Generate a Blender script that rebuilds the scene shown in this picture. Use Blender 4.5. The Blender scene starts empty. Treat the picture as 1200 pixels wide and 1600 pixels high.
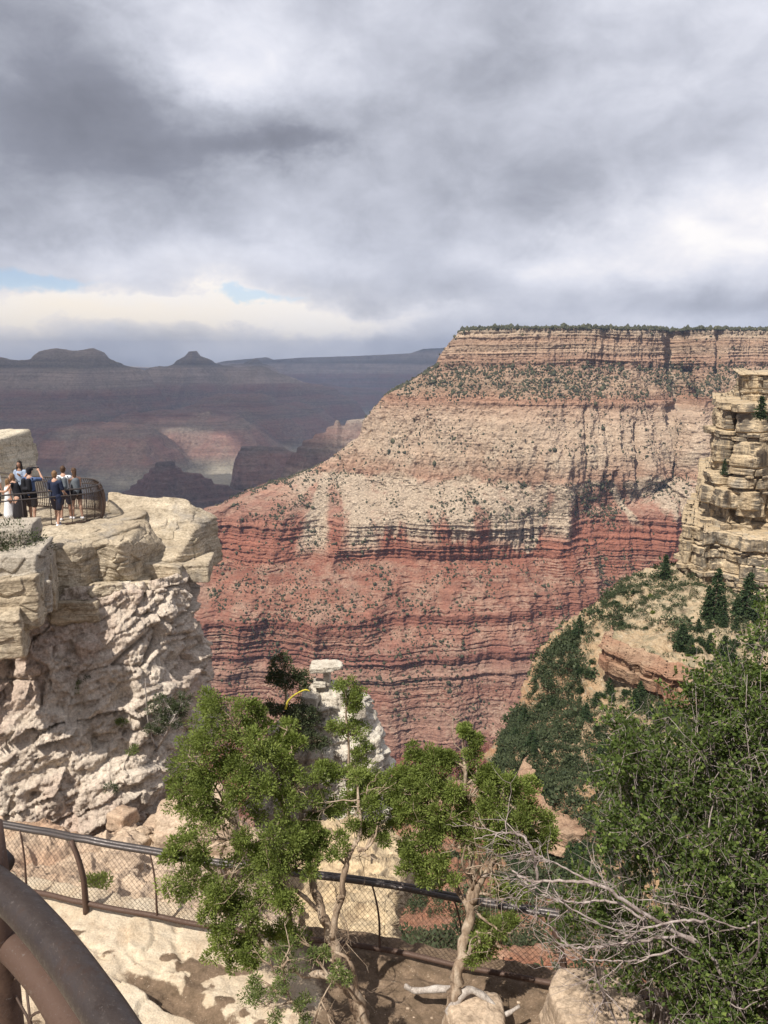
import bpy, math, random
import numpy as np
from math import radians as RAD
from mathutils import Vector, Matrix

# ------------------------------------------------------------------ camera
SC = bpy.context.scene
PITCH = 10.9
F = 1244.4                                   # focal length in photograph pixels
cam_d = bpy.data.cameras.new('camera'); cam = bpy.data.objects.new('camera', cam_d)
SC.collection.objects.link(cam); SC.camera = cam
cam_d.sensor_fit = 'VERTICAL'; cam_d.sensor_height = 36.0; cam_d.lens = 28.0
cam_d.clip_start = 0.05; cam_d.clip_end = 80000
cam.location = (0, 0, 0); cam.rotation_euler = (RAD(90 - PITCH), 0, 0)

# ------------------------------------------------------------------ sun
SUN_DIR = Vector((-0.35, -0.48, 0.81)).normalized()      # towards the sun
SUN_EL = math.asin(SUN_DIR.z)
SUN_ROT = math.atan2(SUN_DIR.x, SUN_DIR.y)
sun_d = bpy.data.lights.new('sun', 'SUN'); sun = bpy.data.objects.new('sun', sun_d)
SC.collection.objects.link(sun)
sun_d.energy = 4.9; sun_d.angle = RAD(0.6); sun_d.color = (1.0, 0.945, 0.86)
sun.rotation_euler = SUN_DIR.to_track_quat('Z', 'Y').to_euler()

# ------------------------------------------------------------------ view
SC.view_settings.view_transform = 'Standard'; SC.view_settings.look = 'None'
SC.view_settings.gamma = 1; SC.view_settings.exposure = 0.30
SC.render.engine = 'CYCLES'
SC.cycles.use_denoising = True
SC.cycles.max_bounces = 5; SC.cycles.diffuse_bounces = 2; SC.cycles.glossy_bounces = 1
SC.cycles.transmission_bounces = 2; SC.cycles.transparent_max_bounces = 4; SC.cycles.volume_bounces = 0
SC.cycles.use_adaptive_sampling = True; SC.cycles.adaptive_threshold = 0.01

# ------------------------------------------------------------------ node helper
class NT:
    def __init__(s, tree): s.t = tree; s.n = tree.nodes; s.l = tree.links; s.n.clear()
    def new(s, typ, **kw):
        nd = s.n.new(typ)
        for k, v in kw.items():
            if k.startswith('i_'): s.set(nd, k[2:], v)
            else: setattr(nd, k, v)
        return nd
    def set(s, nd, key, v):
        key = int(key) if key.isdigit() else key.replace('_', ' ')
        sock = nd.inputs[key]
        if isinstance(v, bpy.types.NodeSocket): s.l.new(v, sock)
        elif isinstance(v, (tuple, list)) and sock.type == 'RGBA' and len(v) == 3: sock.default_value = (*v, 1)
        else: sock.default_value = v
    def math(s, op, a, b=None, c=None, clamp=False):
        nd = s.n.new('ShaderNodeMath'); nd.operation = op; nd.use_clamp = clamp
        for i, v in enumerate((a, b, c)):
            if v is not None: s.set(nd, str(i), v)
        return nd.outputs[0]
    def vmath(s, op, a, b=None):
        nd = s.n.new('ShaderNodeVectorMath'); nd.operation = op
        s.set(nd, '0', a)
        if b is not None: s.set(nd, '1', b)
        return nd.outputs[0]
    def noise(s, vec, scale, detail=4, rough=0.55, dist=0.0, lac=2.0):
        nd = s.new('ShaderNodeTexNoise'); s.set(nd, 'Vector', vec)
        nd.inputs['Scale'].default_value = scale; nd.inputs['Detail'].default_value = detail
        nd.inputs['Roughness'].default_value = rough; nd.inputs['Distortion'].default_value = dist
        return nd.outputs[0]
    def voronoi(s, vec, scale, feature='F1'):
        nd = s.new('ShaderNodeTexVoronoi', feature=feature); s.set(nd, 'Vector', vec)
        nd.inputs['Scale'].default_value = scale
        return nd
    def ramp(s, fac, stops, interp='LINEAR'):
        nd = s.new('ShaderNodeValToRGB'); cr = nd.color_ramp; cr.interpolation = interp
        s.set(nd, 'Fac', fac)
        while len(cr.elements) < len(stops): cr.elements.new(0.5)
        for e, (p, c) in zip(cr.elements, stops):
            e.position = p; e.color = (c, c, c, 1) if isinstance(c, (int, float)) else (*c, 1)
        return nd.outputs[0]
    def mix(s, fac, a, b, blend='MIX'):
        nd = s.new('ShaderNodeMix', data_type='RGBA', blend_type=blend)
        s.set(nd, '0', fac); 
        for i, v in ((6, a), (7, b)):
            if isinstance(v, bpy.types.NodeSocket): s.l.new(v, nd.inputs[i])
            else: nd.inputs[i].default_value = (*v, 1) if len(v) == 3 else v
        return nd.outputs[2]
    def mapr(s, v, a, b, c=0.0, d=1.0, smooth=False):
        nd = s.new('ShaderNodeMapRange'); nd.interpolation_type = 'SMOOTHSTEP' if smooth else 'LINEAR'
        nd.clamp = True; s.set(nd, '0', v)
        for i, x in enumerate((a, b, c, d)): nd.inputs[i + 1].default_value = x
        return nd.outputs[0]
    def scale(s, vec, sx, sy, sz):
        return s.vmath('MULTIPLY', vec, (sx, sy, sz))

# ------------------------------------------------------------------ world: Nishita sky behind broken storm cloud
W = bpy.data.worlds.new('World'); SC.world = W; W.use_nodes = True
n = NT(W.node_tree)
out = n.new('ShaderNodeOutputWorld'); bg = n.new('ShaderNodeBackground')
n.l.new(bg.outputs[0], out.inputs[0])
sky = n.new('ShaderNodeTexSky', sky_type='NISHITA', sun_disc=False, sun_elevation=SUN_EL, sun_rotation=SUN_ROT)
sky.altitude = 2100; sky.air_density = 1.0; sky.dust_density = 0.6; sky.ozone_density = 1.5
tc = n.new('ShaderNodeTexCoord'); D = tc.outputs['Generated']
sx = n.new('ShaderNodeSeparateXYZ'); n.l.new(D, sx.inputs[0])
X_, Y_, Z_ = sx.outputs
el = n.math('ARCSINE', Z_)
az = n.math('ARCTAN2', X_, Y_)
zc = n.math('ADD', n.math('MAXIMUM', Z_, 0.0), 0.16)
cv = n.new('ShaderNodeCombineXYZ')
n.l.new(n.math('DIVIDE', X_, zc), cv.inputs[0]); n.l.new(n.math('DIVIDE', Y_, zc), cv.inputs[1])
CP = cv.outputs[0]
av = n.new('ShaderNodeCombineXYZ'); n.l.new(az, av.inputs[0]); n.l.new(n.math('MULTIPLY', el, 1.55), av.inputs[1])
AP = av.outputs[0]
w1 = n.new('ShaderNodeTexNoise'); n.set(w1, 'Vector', AP); w1.inputs['Scale'].default_value = 3.0; w1.inputs['Detail'].default_value = 7; w1.inputs['Roughness'].default_value = 0.62
ws = n.new('ShaderNodeSeparateColor'); n.l.new(w1.outputs['Color'], ws.inputs[0])
azw = n.math('ADD', az, n.math('MULTIPLY', n.math('SUBTRACT', ws.outputs[0], 0.5), 0.42))
elw = n.math('ADD', el, n.math('MULTIPLY', n.math('SUBTRACT', ws.outputs[1], 0.5), 0.17))
def px_dir(px, py):
    """azimuth and elevation of a picture point, used to lay out the clouds"""
    t = (py - 800) / F; u = (px - 600) / F
    c, s = math.cos(RAD(PITCH)), math.sin(RAD(PITCH))
    d = Vector((u, c - t * s, -s - t * c)).normalized()
    return math.atan2(d.x, d.y), math.asin(d.z)
def blob(px, py, rx, ry, amp, a_=None, e_=None):
    a, e = px_dir(px, py)
    p = n.math('DIVIDE', n.math('SUBTRACT', a_ or azw, a), rx / F)
    q = n.math('DIVIDE', n.math('SUBTRACT', e_ or elw, e), ry / F)
    r2 = n.math('ADD', n.math('MULTIPLY', p, p), n.math('MULTIPLY', q, q))
    return n.math('MULTIPLY', n.math('EXPONENT', n.math('MULTIPLY', r2, -1.0)), amp)
tone = 0.59
for b_ in [(60, 60, 210, 75, -.30), (230, 225, 250, 60, -.30), (140, 270, 260, 45, -.20), (440, 245, 90, 20, -.26), (100, 350, 160, 50, -.13),
           (20, 180, 180, 60, -.18),
           (840, 85, 190, 60, -.14), (560, 140, 170, 70, -.08), (680, 330, 240, 60, -.12), (1000, 250, 200, 60, -.10), (640, 410, 150, 40, -.10),
           (330, 55, 170, 60, .25), (520, 130, 120, 50, .12), (1150, 60, 200, 110, .16), (340, 130, 120, 26, .16), (420, 300, 110, 40, .16),
           (1120, 345, 260, 48, .26), (1180, 390, 170, 50, .16), (900, 400, 220, 30, .22), (200, 400, 330, 26, .16), (480, 395, 120, 40, .10),
           (150, 472, 230, 28, .42), (300, 462, 150, 20, .30), (470, 490, 150, 14, .16), (520, 492, 160, 16, .20), (60, 500, 140, 24, .14), (760, 470, 200, 20, .05),
           (800, 500, 500, 22, .10), (300, 545, 500, 22, .06), (1000, 530, 600, 30, .10), (1180, 468, 260, 20, -.10)]:
    tone = n.math('ADD', tone, blob(*b_))
fine = n.noise(n.scale(CP, 0.55, 0.9, 1), 1.0, 9, 0.60, 0.5)
fine2 = n.noise(AP, 5.2, 8, 0.50, 0.15)
fine3 = n.noise(AP, 13.0, 9, 0.62, 0.35)
tone = n.math('ADD', tone, n.math('MULTIPLY', n.math('SUBTRACT', fine, 0.5), 0.10))
tone = n.math('ADD', tone, n.math('MULTIPLY', n.math('SUBTRACT', fine2, 0.5), 0.72))
tone = n.math('ADD', tone, n.math('MULTIPLY', n.math('SUBTRACT', fine3, 0.5), 0.36))
ccol = n.ramp(tone, [(0.0, (.18, .187, .21)), (0.22, (.24, .25, .28)), (0.42, (.365, .378, .41)), (0.60, (.51, .525, .56)),
                     (0.78, (.67, .68, .705)), (0.92, (.80, .79, .78)), (1.0, (.89, .87, .82))])
ccol = n.mix(1.0, ccol, (.985, .985, 1.045), 'MULTIPLY')
warm = n.math('ADD', blob(200, 485, 320, 42, 1.0), blob(1150, 360, 280, 50, .15))
ccol = n.mix(n.math('MULTIPLY', warm, 0.75, clamp=True), ccol, n.mix(1.0, ccol, (1.10, 0.99, 0.80), 'MULTIPLY'))
# a few holes that let the blue sky through, low on the left
hole = n.math('ADD', n.math('ADD', blob(30, 432, 110, 20, 1.1), blob(425, 468, 42, 14, 1.1)), n.math('ADD', blob(130, 425, 60, 12, .5), blob(590, 470, 70, 10, .35)))
hole = n.mapr(n.math('ADD', hole, n.math('MULTIPLY', n.math('SUBTRACT', fine3, .5), 1.4)), 0.42, 1.10, 0, .60, True)
skyc = n.vmath('MULTIPLY', sky.outputs[0], (1.0, 1.05, 1.1))      # Nishita at the 0.1 strength below
cloud10 = n.vmath('MULTIPLY', ccol, (10.0, 10.0, 10.0))
mixed = n.mix(hole, cloud10, skyc)
below = n.mapr(Z_, -0.06, 0.0, 0, 1, True)
mixed = n.mix(below, (2.2, 2.1, 2.1), mixed)
n.l.new(mixed, bg.inputs[0]); bg.inputs[1].default_value = 0.1
W.cycles.sampling_method = 'MANUAL'; W.cycles.sample_map_resolution = 512

# ------------------------------------------------------------------ placing helpers
CT, ST = math.cos(RAD(PITCH)), math.sin(RAD(PITCH))
def ratio(v):
    """height over distance of a picture row"""
    t = (v - 800) / F
    return -(ST + CT * t) / (CT - ST * t)
def P(px, v, Y):
    z = ratio(v) * Y
    return Vector(((px - 600) / F * (CT * Y - ST * z), Y, z))
def PZ(px, v, Z):
    return P(px, v, Z / ratio(v))

# ------------------------------------------------------------------ noise (numpy)
_r = np.random.RandomState(7)
_perm = _r.permutation(4096).astype(np.int32)
_g = _r.normal(size=(4096, 3)).astype(np.float32); _g /= np.linalg.norm(_g, axis=1)[:, None]
def pn(x, y, z):
    x = np.asarray(x, np.float32); y = np.asarray(y, np.float32); z = np.asarray(z, np.float32)
    x, y, z = np.broadcast_arrays(x, y, z)
    xi = np.floor(x).astype(np.int32); yi = np.floor(y).astype(np.int32); zi = np.floor(z).astype(np.int32)
    xf = x - xi; yf = y - yi; zf = z - zi
    u = xf * xf * (3 - 2 * xf); v = yf * yf * (3 - 2 * yf); w = zf * zf * (3 - 2 * zf)
    out = np.zeros(x.shape, np.float32)
    for dx in (0, 1):
        hx = _perm[(xi + dx) & 4095]; wx = u if dx else 1 - u
        for dy in (0, 1):
            hy = _perm[(hx + yi + dy) & 4095]; wy = v if dy else 1 - v
            for dz in (0, 1):
                h = _perm[(hy + zi + dz) & 4095]; wz = w if dz else 1 - w
                g = _g[h]
                out += wx * wy * wz * (g[..., 0] * (xf - dx) + g[..., 1] * (yf - dy) + g[..., 2] * (zf - dz))
    return out * 1.5
def fbm(x, y, z, o=5, gain=0.5, lac=2.03):
    a, s, t = 1.0, 0, 0
    for i in range(o):
        s = s + a * pn(x + 17.3 * i, y + 9.1 * i, z + 5.7 * i); t += a; a *= gain; x = x * lac; y = y * lac; z = z * lac
    return s / t
def ridged(x, y, z, o=5, gain=0.5, lac=2.03):
    a, s, t = 1.0, 0, 0
    for i in range(o):
        s = s + a * (1 - 2 * np.abs(pn(x + 17.3 * i, y + 9.1 * i, z + 5.7 * i))); t += a; a *= gain; x = x * lac; y = y * lac; z = z * lac
    return s / t
def cell(x, y, z, jit=0.9):
    """Worley noise: distance to nearest and second, and an id"""
    x, y, z = np.broadcast_arrays(np.asarray(x, np.float32), np.asarray(y, np.float32), np.asarray(z, np.float32))
    xi = np.floor(x).astype(np.int32); yi = np.floor(y).astype(np.int32); zi = np.floor(z).astype(np.int32)
    f1 = np.full(x.shape, 9., np.float32); f2 = f1.copy(); idn = np.zeros(x.shape, np.int32)
    for dx in (-1, 0, 1):
        for dy in (-1, 0, 1):
            for dz in (-1, 0, 1):
                h = _perm[(_perm[(_perm[(xi + dx) & 4095] + yi + dy) & 4095] + zi + dz) & 4095]
                g = _g[h] * 0.5 * jit
                d = np.sqrt((xi + dx + .5 + g[..., 0] - x) ** 2 + (yi + dy + .5 + g[..., 1] - y) ** 2 + (zi + dz + .5 + g[..., 2] - z) ** 2)
                c = d < f1
                f2 = np.where(c, f1, np.minimum(f2, d)); idn = np.where(c, h, idn); f1 = np.where(c, d, f1)
    return f1, f2, idn
def smooth(a, b, x):
    t = np.clip((x - a) / (b - a), 0, 1); return t * t * (3 - 2 * t)

# ------------------------------------------------------------------ mesh helpers
def mesh_np(name, V, Q, mat=None, smoothf=True, parent=None, attrs=None):
    """V (n,3), Q (m,k) faces all with k corners"""
    V = np.ascontiguousarray(V, np.float32); Q = np.ascontiguousarray(Q, np.int32)
    me = bpy.data.meshes.new(name); k = Q.shape[1]
    me.vertices.add(len(V)); me.vertices.foreach_set('co', V.ravel())
    me.loops.add(Q.size); me.loops.foreach_set('vertex_index', Q.ravel())
    me.polygons.add(len(Q)); me.polygons.foreach_set('loop_start', np.arange(0, Q.size, k, dtype=np.int32))
    me.polygons.foreach_set('loop_total', np.full(len(Q), k, np.int32))
    me.polygons.foreach_set('use_smooth', np.full(len(Q), smoothf, bool))
    me.update(calc_edges=True)
    for an, av in (attrs or {}).items():
        a = me.attributes.new(an, 'FLOAT', 'POINT'); a.data.foreach_set('value', np.ascontiguousarray(av, np.float32).ravel())
    ob = bpy.data.objects.new(name, me); SC.collection.objects.link(ob)
    if mat: me.materials.append(mat)
    if parent: ob.parent = parent
    return ob
def grid_quads(nr, nc, wrap=False):
    i = np.arange(nr - 1)[:, None]; j = np.arange(nc if wrap else nc - 1)[None, :]
    a = i * nc + j; b = i * nc + (j + 1) % nc
    return np.stack([a, b, b + nc, a + nc], -1).reshape(-1, 4)
def grid_normals(G):
    du = np.gradient(G, axis=1); dv = np.gradient(G, axis=0)
    N = np.cross(du, dv); N /= np.linalg.norm(N, axis=-1, keepdims=True) + 1e-9
    return N
class MB:
    """collects simple pieces that belong to ONE part"""
    def __init__(s): s.V = []; s.Q = []; s.n = 0
    def add(s, V, Q):
        s.V.append(np.asarray(V, np.float32)); s.Q.append(np.asarray(Q, np.int32) + s.n); s.n += len(V)
    def tube(s, pts, rad, sides=8, cap=True, flat=1.0, up=None):
        p = np.array([tuple(q) for q in pts], float); m = len(p)
        r = np.full(m, rad, float) if np.isscalar(rad) else np.asarray(rad, float)
        tg = np.gradient(p, axis=0); tg /= np.linalg.norm(tg, axis=1)[:, None] + 1e-9
        ref = np.array(up if up is not None else (0, 0, 1.0)); 
        if abs(tg[0] @ ref) > .95 and up is None: ref = np.array((1.0, 0.2, 0))
        a = np.cross(tg[0], ref); a /= np.linalg.norm(a); rows = []
        for i in range(m):
            a = a - tg[i] * (a @ tg[i]); a /= np.linalg.norm(a) + 1e-9; b = np.cross(tg[i], a)
            th = np.arange(sides) * 2 * math.pi / sides
            rows.append(p[i] + r[i] * (np.cos(th)[:, None] * a + flat * np.sin(th)[:, None] * b))
        V = np.concatenate(rows); Q = grid_quads(m, sides, True)
        if cap:
            V = np.concatenate([V, p[:1], p[-1:]]); c0 = m * sides; j = np.arange(sides); k = (j + 1) % sides
            Q = np.concatenate([Q, np.stack([k, j, np.full(sides, c0), np.full(sides, c0)], 1), np.stack([j, k, np.full(sides, c0 + 1), np.full(sides, c0 + 1)], 1) + np.array([(m - 1) * sides, (m - 1) * sides, 0, 0])])
        s.add(V, Q)
    def box(s, c, h, rot=None):
        v = np.array([(x, y, z) for x in (-1, 1) for y in (-1, 1) for z in (-1, 1)], float) * np.array(h)
        if rot is not None: v = v @ np.array(rot.to_3x3()).T
        s.add(v + np.array(tuple(c)), [(0, 1, 3, 2), (4, 6, 7, 5), (0, 4, 5, 1), (2, 3, 7, 6), (0, 2, 6, 4), (1, 5, 7, 3)])
    def build(s, name, mat, parent=None, smoothf=True):
        V = np.concatenate(s.V); Q = np.concatenate(s.Q)
        tri = Q[:, 2] == Q[:, 3]
        if not tri.any(): return mesh_np(name, V, Q, mat, smoothf, parent)
        me = bpy.data.meshes.new(name)
        me.from_pydata(V.tolist(), [], Q[~tri].tolist() + Q[tri][:, :3].tolist()); me.update()
        me.polygons.foreach_set('use_smooth', np.full(len(me.polygons), smoothf, bool))
        ob = bpy.data.objects.new(name, me); SC.collection.objects.link(ob); me.materials.append(mat); ob.parent = parent
        return ob
def tag(o, label=None, cat=None, group=None, kind=None):
    if label: o['label'] = label
    if cat: o['category'] = cat
    if group: o['group'] = group
    if kind: o['kind'] = kind
    return o
def empty(name, loc=(0, 0, 0)):
    o = bpy.data.objects.new(name, None); o.empty_display_size = .1; o.location = loc; SC.collection.objects.link(o); return o
def reloc(o, base):
    """move the origin of a top-level mesh to its base without moving the mesh"""
    o.data.transform(Matrix.Translation(-Vector(base))); o.location = base; return o
def adopt(root):
    """children built in world space keep their place under an empty that stands elsewhere"""
    for c in SC.objects:
        if c.parent is root: c.data.transform(Matrix.Translation(-root.location))
def spline(pts, m=12):
    """Catmull-Rom through points"""
    p = [np.array(tuple(q), float) for q in pts]; p = [2 * p[0] - p[1]] + p + [2 * p[-1] - p[-2]]; out_ = []
    for i in range(1, len(p) - 2):
        for t in np.linspace(0, 1, m, endpoint=False):
            a, b, c, d = p[i - 1:i + 3]
            out_.append(.5 * (2 * b + (c - a) * t + (2 * a - 5 * b + 4 * c - d) * t * t + (3 * b - a - 3 * c + d) * t ** 3))
    out_.append(p[-2]); return out_

# ------------------------------------------------------------------ material helpers
def material(name):
    m = bpy.data.materials.new(name); m.use_nodes = True; t = NT(m.node_tree)
    o = t.new('ShaderNodeOutputMaterial'); b = t.new('ShaderNodeBsdfPrincipled'); t.l.new(b.outputs[0], o.inputs[0])
    b.inputs['Roughness'].default_value = 0.9; b.inputs['Specular IOR Level'].default_value = 0.15
    return m, t, b
def bump(t, b, h, dist, strength=1.0):
    bp = t.new('ShaderNodeBump'); bp.inputs['Strength'].default_value = strength; bp.inputs['Distance'].default_value = dist
    t.l.new(h, bp.inputs['Height']); t.l.new(bp.outputs[0], b.inputs['Normal'])
def pos(t): return t.new('ShaderNodeNewGeometry').outputs['Position']
# ================================================================== the far wall of the canyon (strata traced at constant altitude)
def strata_material(name, stops, zlo, zhi, talus=(.45, .38, .31), talus_amt=.5, warp=10.0, fine=1.0, dark=(.10, .055, .04), rough=5.0):
    m, t, b = material(name); p = pos(t)
    s = t.new('ShaderNodeSeparateXYZ'); t.l.new(p, s.inputs[0])
    w = t.noise(t.scale(p, 1, 1, .6), .004 * fine, 4, .6)
    w2 = t.noise(t.scale(p, 1, 1, 1), .022 * fine, 4, .6)
    z = t.math('ADD', s.outputs[2], t.math('MULTIPLY', t.math('SUBTRACT', w, .5), warp * 3))
    z = t.math('ADD', z, t.math('MULTIPLY', t.math('SUBTRACT', w2, .5), warp * 1.2))
    fac = t.mapr(z, zlo, zhi)
    col = t.ramp(fac, [((q - zlo) / (zhi - zlo), c) for q, c in stops])
    # thin beds
    zb = t.new('ShaderNodeCombineXYZ'); t.l.new(t.math('MULTIPLY', z, .16 * fine), zb.inputs[2])
    t.l.new(t.math('MULTIPLY', s.outputs[0], .0025 * fine), zb.inputs[0])
    beds = t.noise(zb.outputs[0], 1.0, 6, .78)
    col = t.mix(t.mapr(beds, .36, .66, 0, 1), t.mix(1.0, col, (.66, .62, .60), 'MULTIPLY'), t.mix(1.0, col, (1.28, 1.24, 1.2), 'MULTIPLY'))
    # slopes gather pale rubble in patches and streaks down the fall line
    at = t.new('ShaderNodeAttribute', attribute_name='talus')
    pt = t.noise(t.scale(p, 1, 1, .35), .02 * fine, 6, .68)
    g = t.new('ShaderNodeNewGeometry'); sn = t.new('ShaderNodeSeparateXYZ'); t.l.new(g.outputs['Normal'], sn.inputs[0])
    slope = t.mapr(sn.outputs[2], .25, .7, 0, 1, True)
    tm = t.math('MULTIPLY', t.mapr(pt, .40, .62, 0, 1, True), t.math('MULTIPLY', slope, talus_amt))
    ac = t.new('ShaderNodeAttribute', attribute_name='cliff')
    tm = t.math('MULTIPLY', tm, t.math('SUBTRACT', 1.0, t.math('MULTIPLY', ac.outputs['Fac'], .85)))
    tm = t.math('MAXIMUM', tm, at.outputs['Fac'], clamp=True)
    spk = t.noise(p, .22 * fine, 4, .75)
    tcol = t.mix(t.mapr(spk, .35, .65), t.mix(1, talus, (.62, .58, .55), 'MULTIPLY'), t.mix(1, talus, (1.25, 1.25, 1.25), 'MULTIPLY'))
    col = t.mix(tm, col, tcol)
    # blotches, stains
    st = t.noise(t.scale(p, 1.2, 1.2, .25), .09 * fine, 5, .7)
    col = t.mix(t.mapr(st, .52, .75, 0, .55, True), col, t.mix(.65, col, dark))
    col = t.mix(t.mapr(spk, .30, .70, 0, 1), t.mix(1, col, (.74, .72, .72), 'MULTIPLY'), t.mix(1, col, (1.18, 1.18, 1.18), 'MULTIPLY'))
    t.l.new(col, b.inputs['Base Color'])
    hb = t.noise(t.scale(p, 1, 1, 2.2), .12 * fine, 6, .72)
    bump(t, b, hb, rough)
    return m

def contour(pts, pmax, npar, back=(320, 700)):
    """pts: [(px, Y, Z)] from the right end to the nose, then it turns the corner and runs back"""
    px = np.array([q[0] for q in pts], float); Y = np.array([q[1] for q in pts], float)
    Z = pts[0][2]
    X = (px - 600) / F * (CT * Y - ST * Z)
    c = np.stack([X, Y], 1)
    sp = np.array(spline([(a, b_, 0) for a, b_ in c], 24))[:, :2]
    d = np.concatenate([[0], np.cumsum(np.linalg.norm(np.diff(sp, axis=0), axis=1))]); d /= d[-1]
    k = int(npar * .9); u = np.linspace(0, 1, k)
    main = np.stack([np.interp(u, d, sp[:, 0]), np.interp(u, d, sp[:, 1])], 1)
    v = np.linspace(0, 1, npar - k + 1)[1:]
    e = main[-1]
    bx = e[0] - 5 * np.sin(v * math.pi) * (1 - v) + back[0] * v ** 2; by = e[1] + back[1] * v
    return np.concatenate([main, np.stack([bx, by], 1)])

def rim_y(px): return np.interp(px, [560, 735, 800, 900, 1000, 1055, 1090, 1200, 1400, 1700], [1960, 1960, 1900, 1890, 1930, 2030, 1960, 1980, 1900, 1950])
def lvl_hand(Z, nose, dy, pxs=(1700, 1400, 1200, 1130, 1090, 1055, 1020, 980, 900, 820, 780)):
    q = [p_ for p_ in pxs if p_ > nose + 25] + [nose]
    return [(p_, float(rim_y(max(p_, 735))) - dy * (1 if p_ > nose + 5 else .4), Z) for p_ in q]
def lvl_trace(Z, pv):
    return [(p_, Z / ratio(v), Z) for p_, v in pv]
def dup_lvl(l, Z, dv):
    return [(p_, y_ - dv, Z) for p_, y_, _ in l]
NC = 1250
def lvl(Z, Yn, pv, k=.5):
    """nominal distance Yn, bent by the traced line of the bed"""
    q = lvl_trace(Z, pv); mean = np.mean([y_ for _, y_, _ in q])
    return [(p_, Yn * (1 + k * (y_ / mean - 1)), Z) for p_, y_, _ in q]
LV = []
LV.append((68, lvl_hand(68, 733, 0), 'cliff'))
LV.append((50, lvl_hand(50, 722, 6), 'cliff'))
LV.append((20, lvl_hand(20, 706, 14), 'cliff'))
LV.append((-18, lvl_hand(-18, 692, 24), 'slope'))
LV.append((-88, lvl_hand(-88, 612, 105), 'cliff'))
LV.append((-108, lvl_hand(-108, 600, 112), 'slope'))
LV.append((-205, lvl_hand(-205, 548, 185), 'cliff'))
LV.append((-262, lvl_hand(-262, 497, 205), 'slope'))
T4 = [(1700, 815), (1400, 815), (1200, 808), (1130, 797), (1060, 803), (1000, 808), (930, 800), (850, 808), (770, 815), (690, 818), (600, 815), (520, 808), (450, 806), (370, 812), (300, 818)]
LV.append((-328, lvl(-328, 1640, T4, .45), 'cliff'))
T5 = [(1700, 872), (1400, 872), (1200, 866), (1100, 858), (1000, 866), (930, 868), (850, 868), (770, 866), (690, 872), (600, 880), (500, 882), (400, 880), (330, 878), (250, 880)]
LV.append((-405, lvl(-405, 1612, T5, .5), 'slope'))
T6 = [(1700, 925), (1400, 925), (1200, 920), (1100, 920), (1000, 924), (900, 935), (820, 946), (740, 958), (660, 960), (580, 970), (500, 974), (420, 968), (330, 976), (200, 980)]
LV.append((-482, lvl(-482, 1515, T6, .8), 'cliff'))
LV.append((-500, lvl(-500, 1511, T6, .8), 'slope'))
T8 = [(1700, 975), (1400, 975), (1200, 972), (1100, 975), (1000, 978), (900, 984), (800, 1000), (700, 1014), (600, 1018), (500, 1010), (400, 1006), (300, 1016), (180, 1020)]
LV.append((-542, lvl(-542, 1466, T8, .85), 'cliff'))
LV.append((-562, lvl(-562, 1461, T8, .85), 'slope'))
LV.append((-574, lvl(-574, 1445, T8, .85), 'cliff'))
LV.append((-590, lvl(-590, 1440, T8, .85), 'slope'))
T9 = [(1700, 1110), (1400, 1110), (1200, 1110), (1000, 1112), (880, 1118), (800, 1128), (760, 1112), (700, 1128), (640, 1124), (580, 1134), (500, 1120), (400, 1110), (300, 1115), (180, 1120)]
LV.append((-672, lvl(-672, 1352, T9, .8), 'cliff'))
LV.append((-830, lvl(-830, 1325, T9, .8), 'slope'))
LV.append((-930, lvl(-930, 1180, T9, .8), 'slope'))

Zk = np.array([l[0] for l in LV], float)
Ck = np.stack([contour(l[1], 0, NC, back=(140 + 1.1 * abs(l[0] - 68), 900)) for l in LV])          # level, s, 2
kinds = [l[2] for l in LV]
rows = []; tz = []
for i in range(len(LV) - 1):
    dz = abs(Zk[i + 1] - Zk[i]); dd = dz * (1.0 if kinds[i] == 'cliff' else 1.15)
    m = max(6, int(dd / 1.25))
    for u in np.linspace(0, 1, m, endpoint=False): rows.append((i, u))
rows.append((len(LV) - 2, 1.0))
ri = np.array([r[0] for r in rows]); ru = np.array([r[1] for r in rows])[:, None]
Zr = (Zk[ri] * (1 - ru[:, 0]) + Zk[ri + 1] * ru[:, 0])
Cxy = Ck[ri] * (1 - ru[..., None]) + Ck[ri + 1] * ru[..., None]
nr = len(rows)
# outward direction in plan
tg = np.gradient(Cxy, axis=1); tg /= np.linalg.norm(tg, axis=-1, keepdims=True) + 1e-9
k_ = 41; ker = np.hanning(k_); ker /= ker.sum()
for a_ in (0, 1):
    pad = np.pad(tg[..., a_], ((0, 0), (k_ // 2, k_ // 2)), 'edge')
    tg[..., a_] = np.apply_along_axis(lambda q: np.convolve(q, ker, 'valid'), 1, pad)
tg /= np.linalg.norm(tg, axis=-1, keepdims=True) + 1e-9
out2 = np.stack([-tg[..., 1], tg[..., 0]], -1)       # travelling to -X: left-hand side is -Y, towards the viewer
out2 = np.where((out2[:, :1, 1:] > 0), -out2, out2)
X0, Y0 = Cxy[..., 0], Cxy[..., 1]; Z0 = np.repeat(Zr[:, None], NC, 1)
cliffw = np.array([1.0 if kinds[i] == 'cliff' else 0.0 for i in ri])
cliffw = np.convolve(np.pad(cliffw, 4, 'edge'), np.ones(9) / 9, 'valid')[:, None]
Smid = 300 * 4 + 0 * X0
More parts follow.
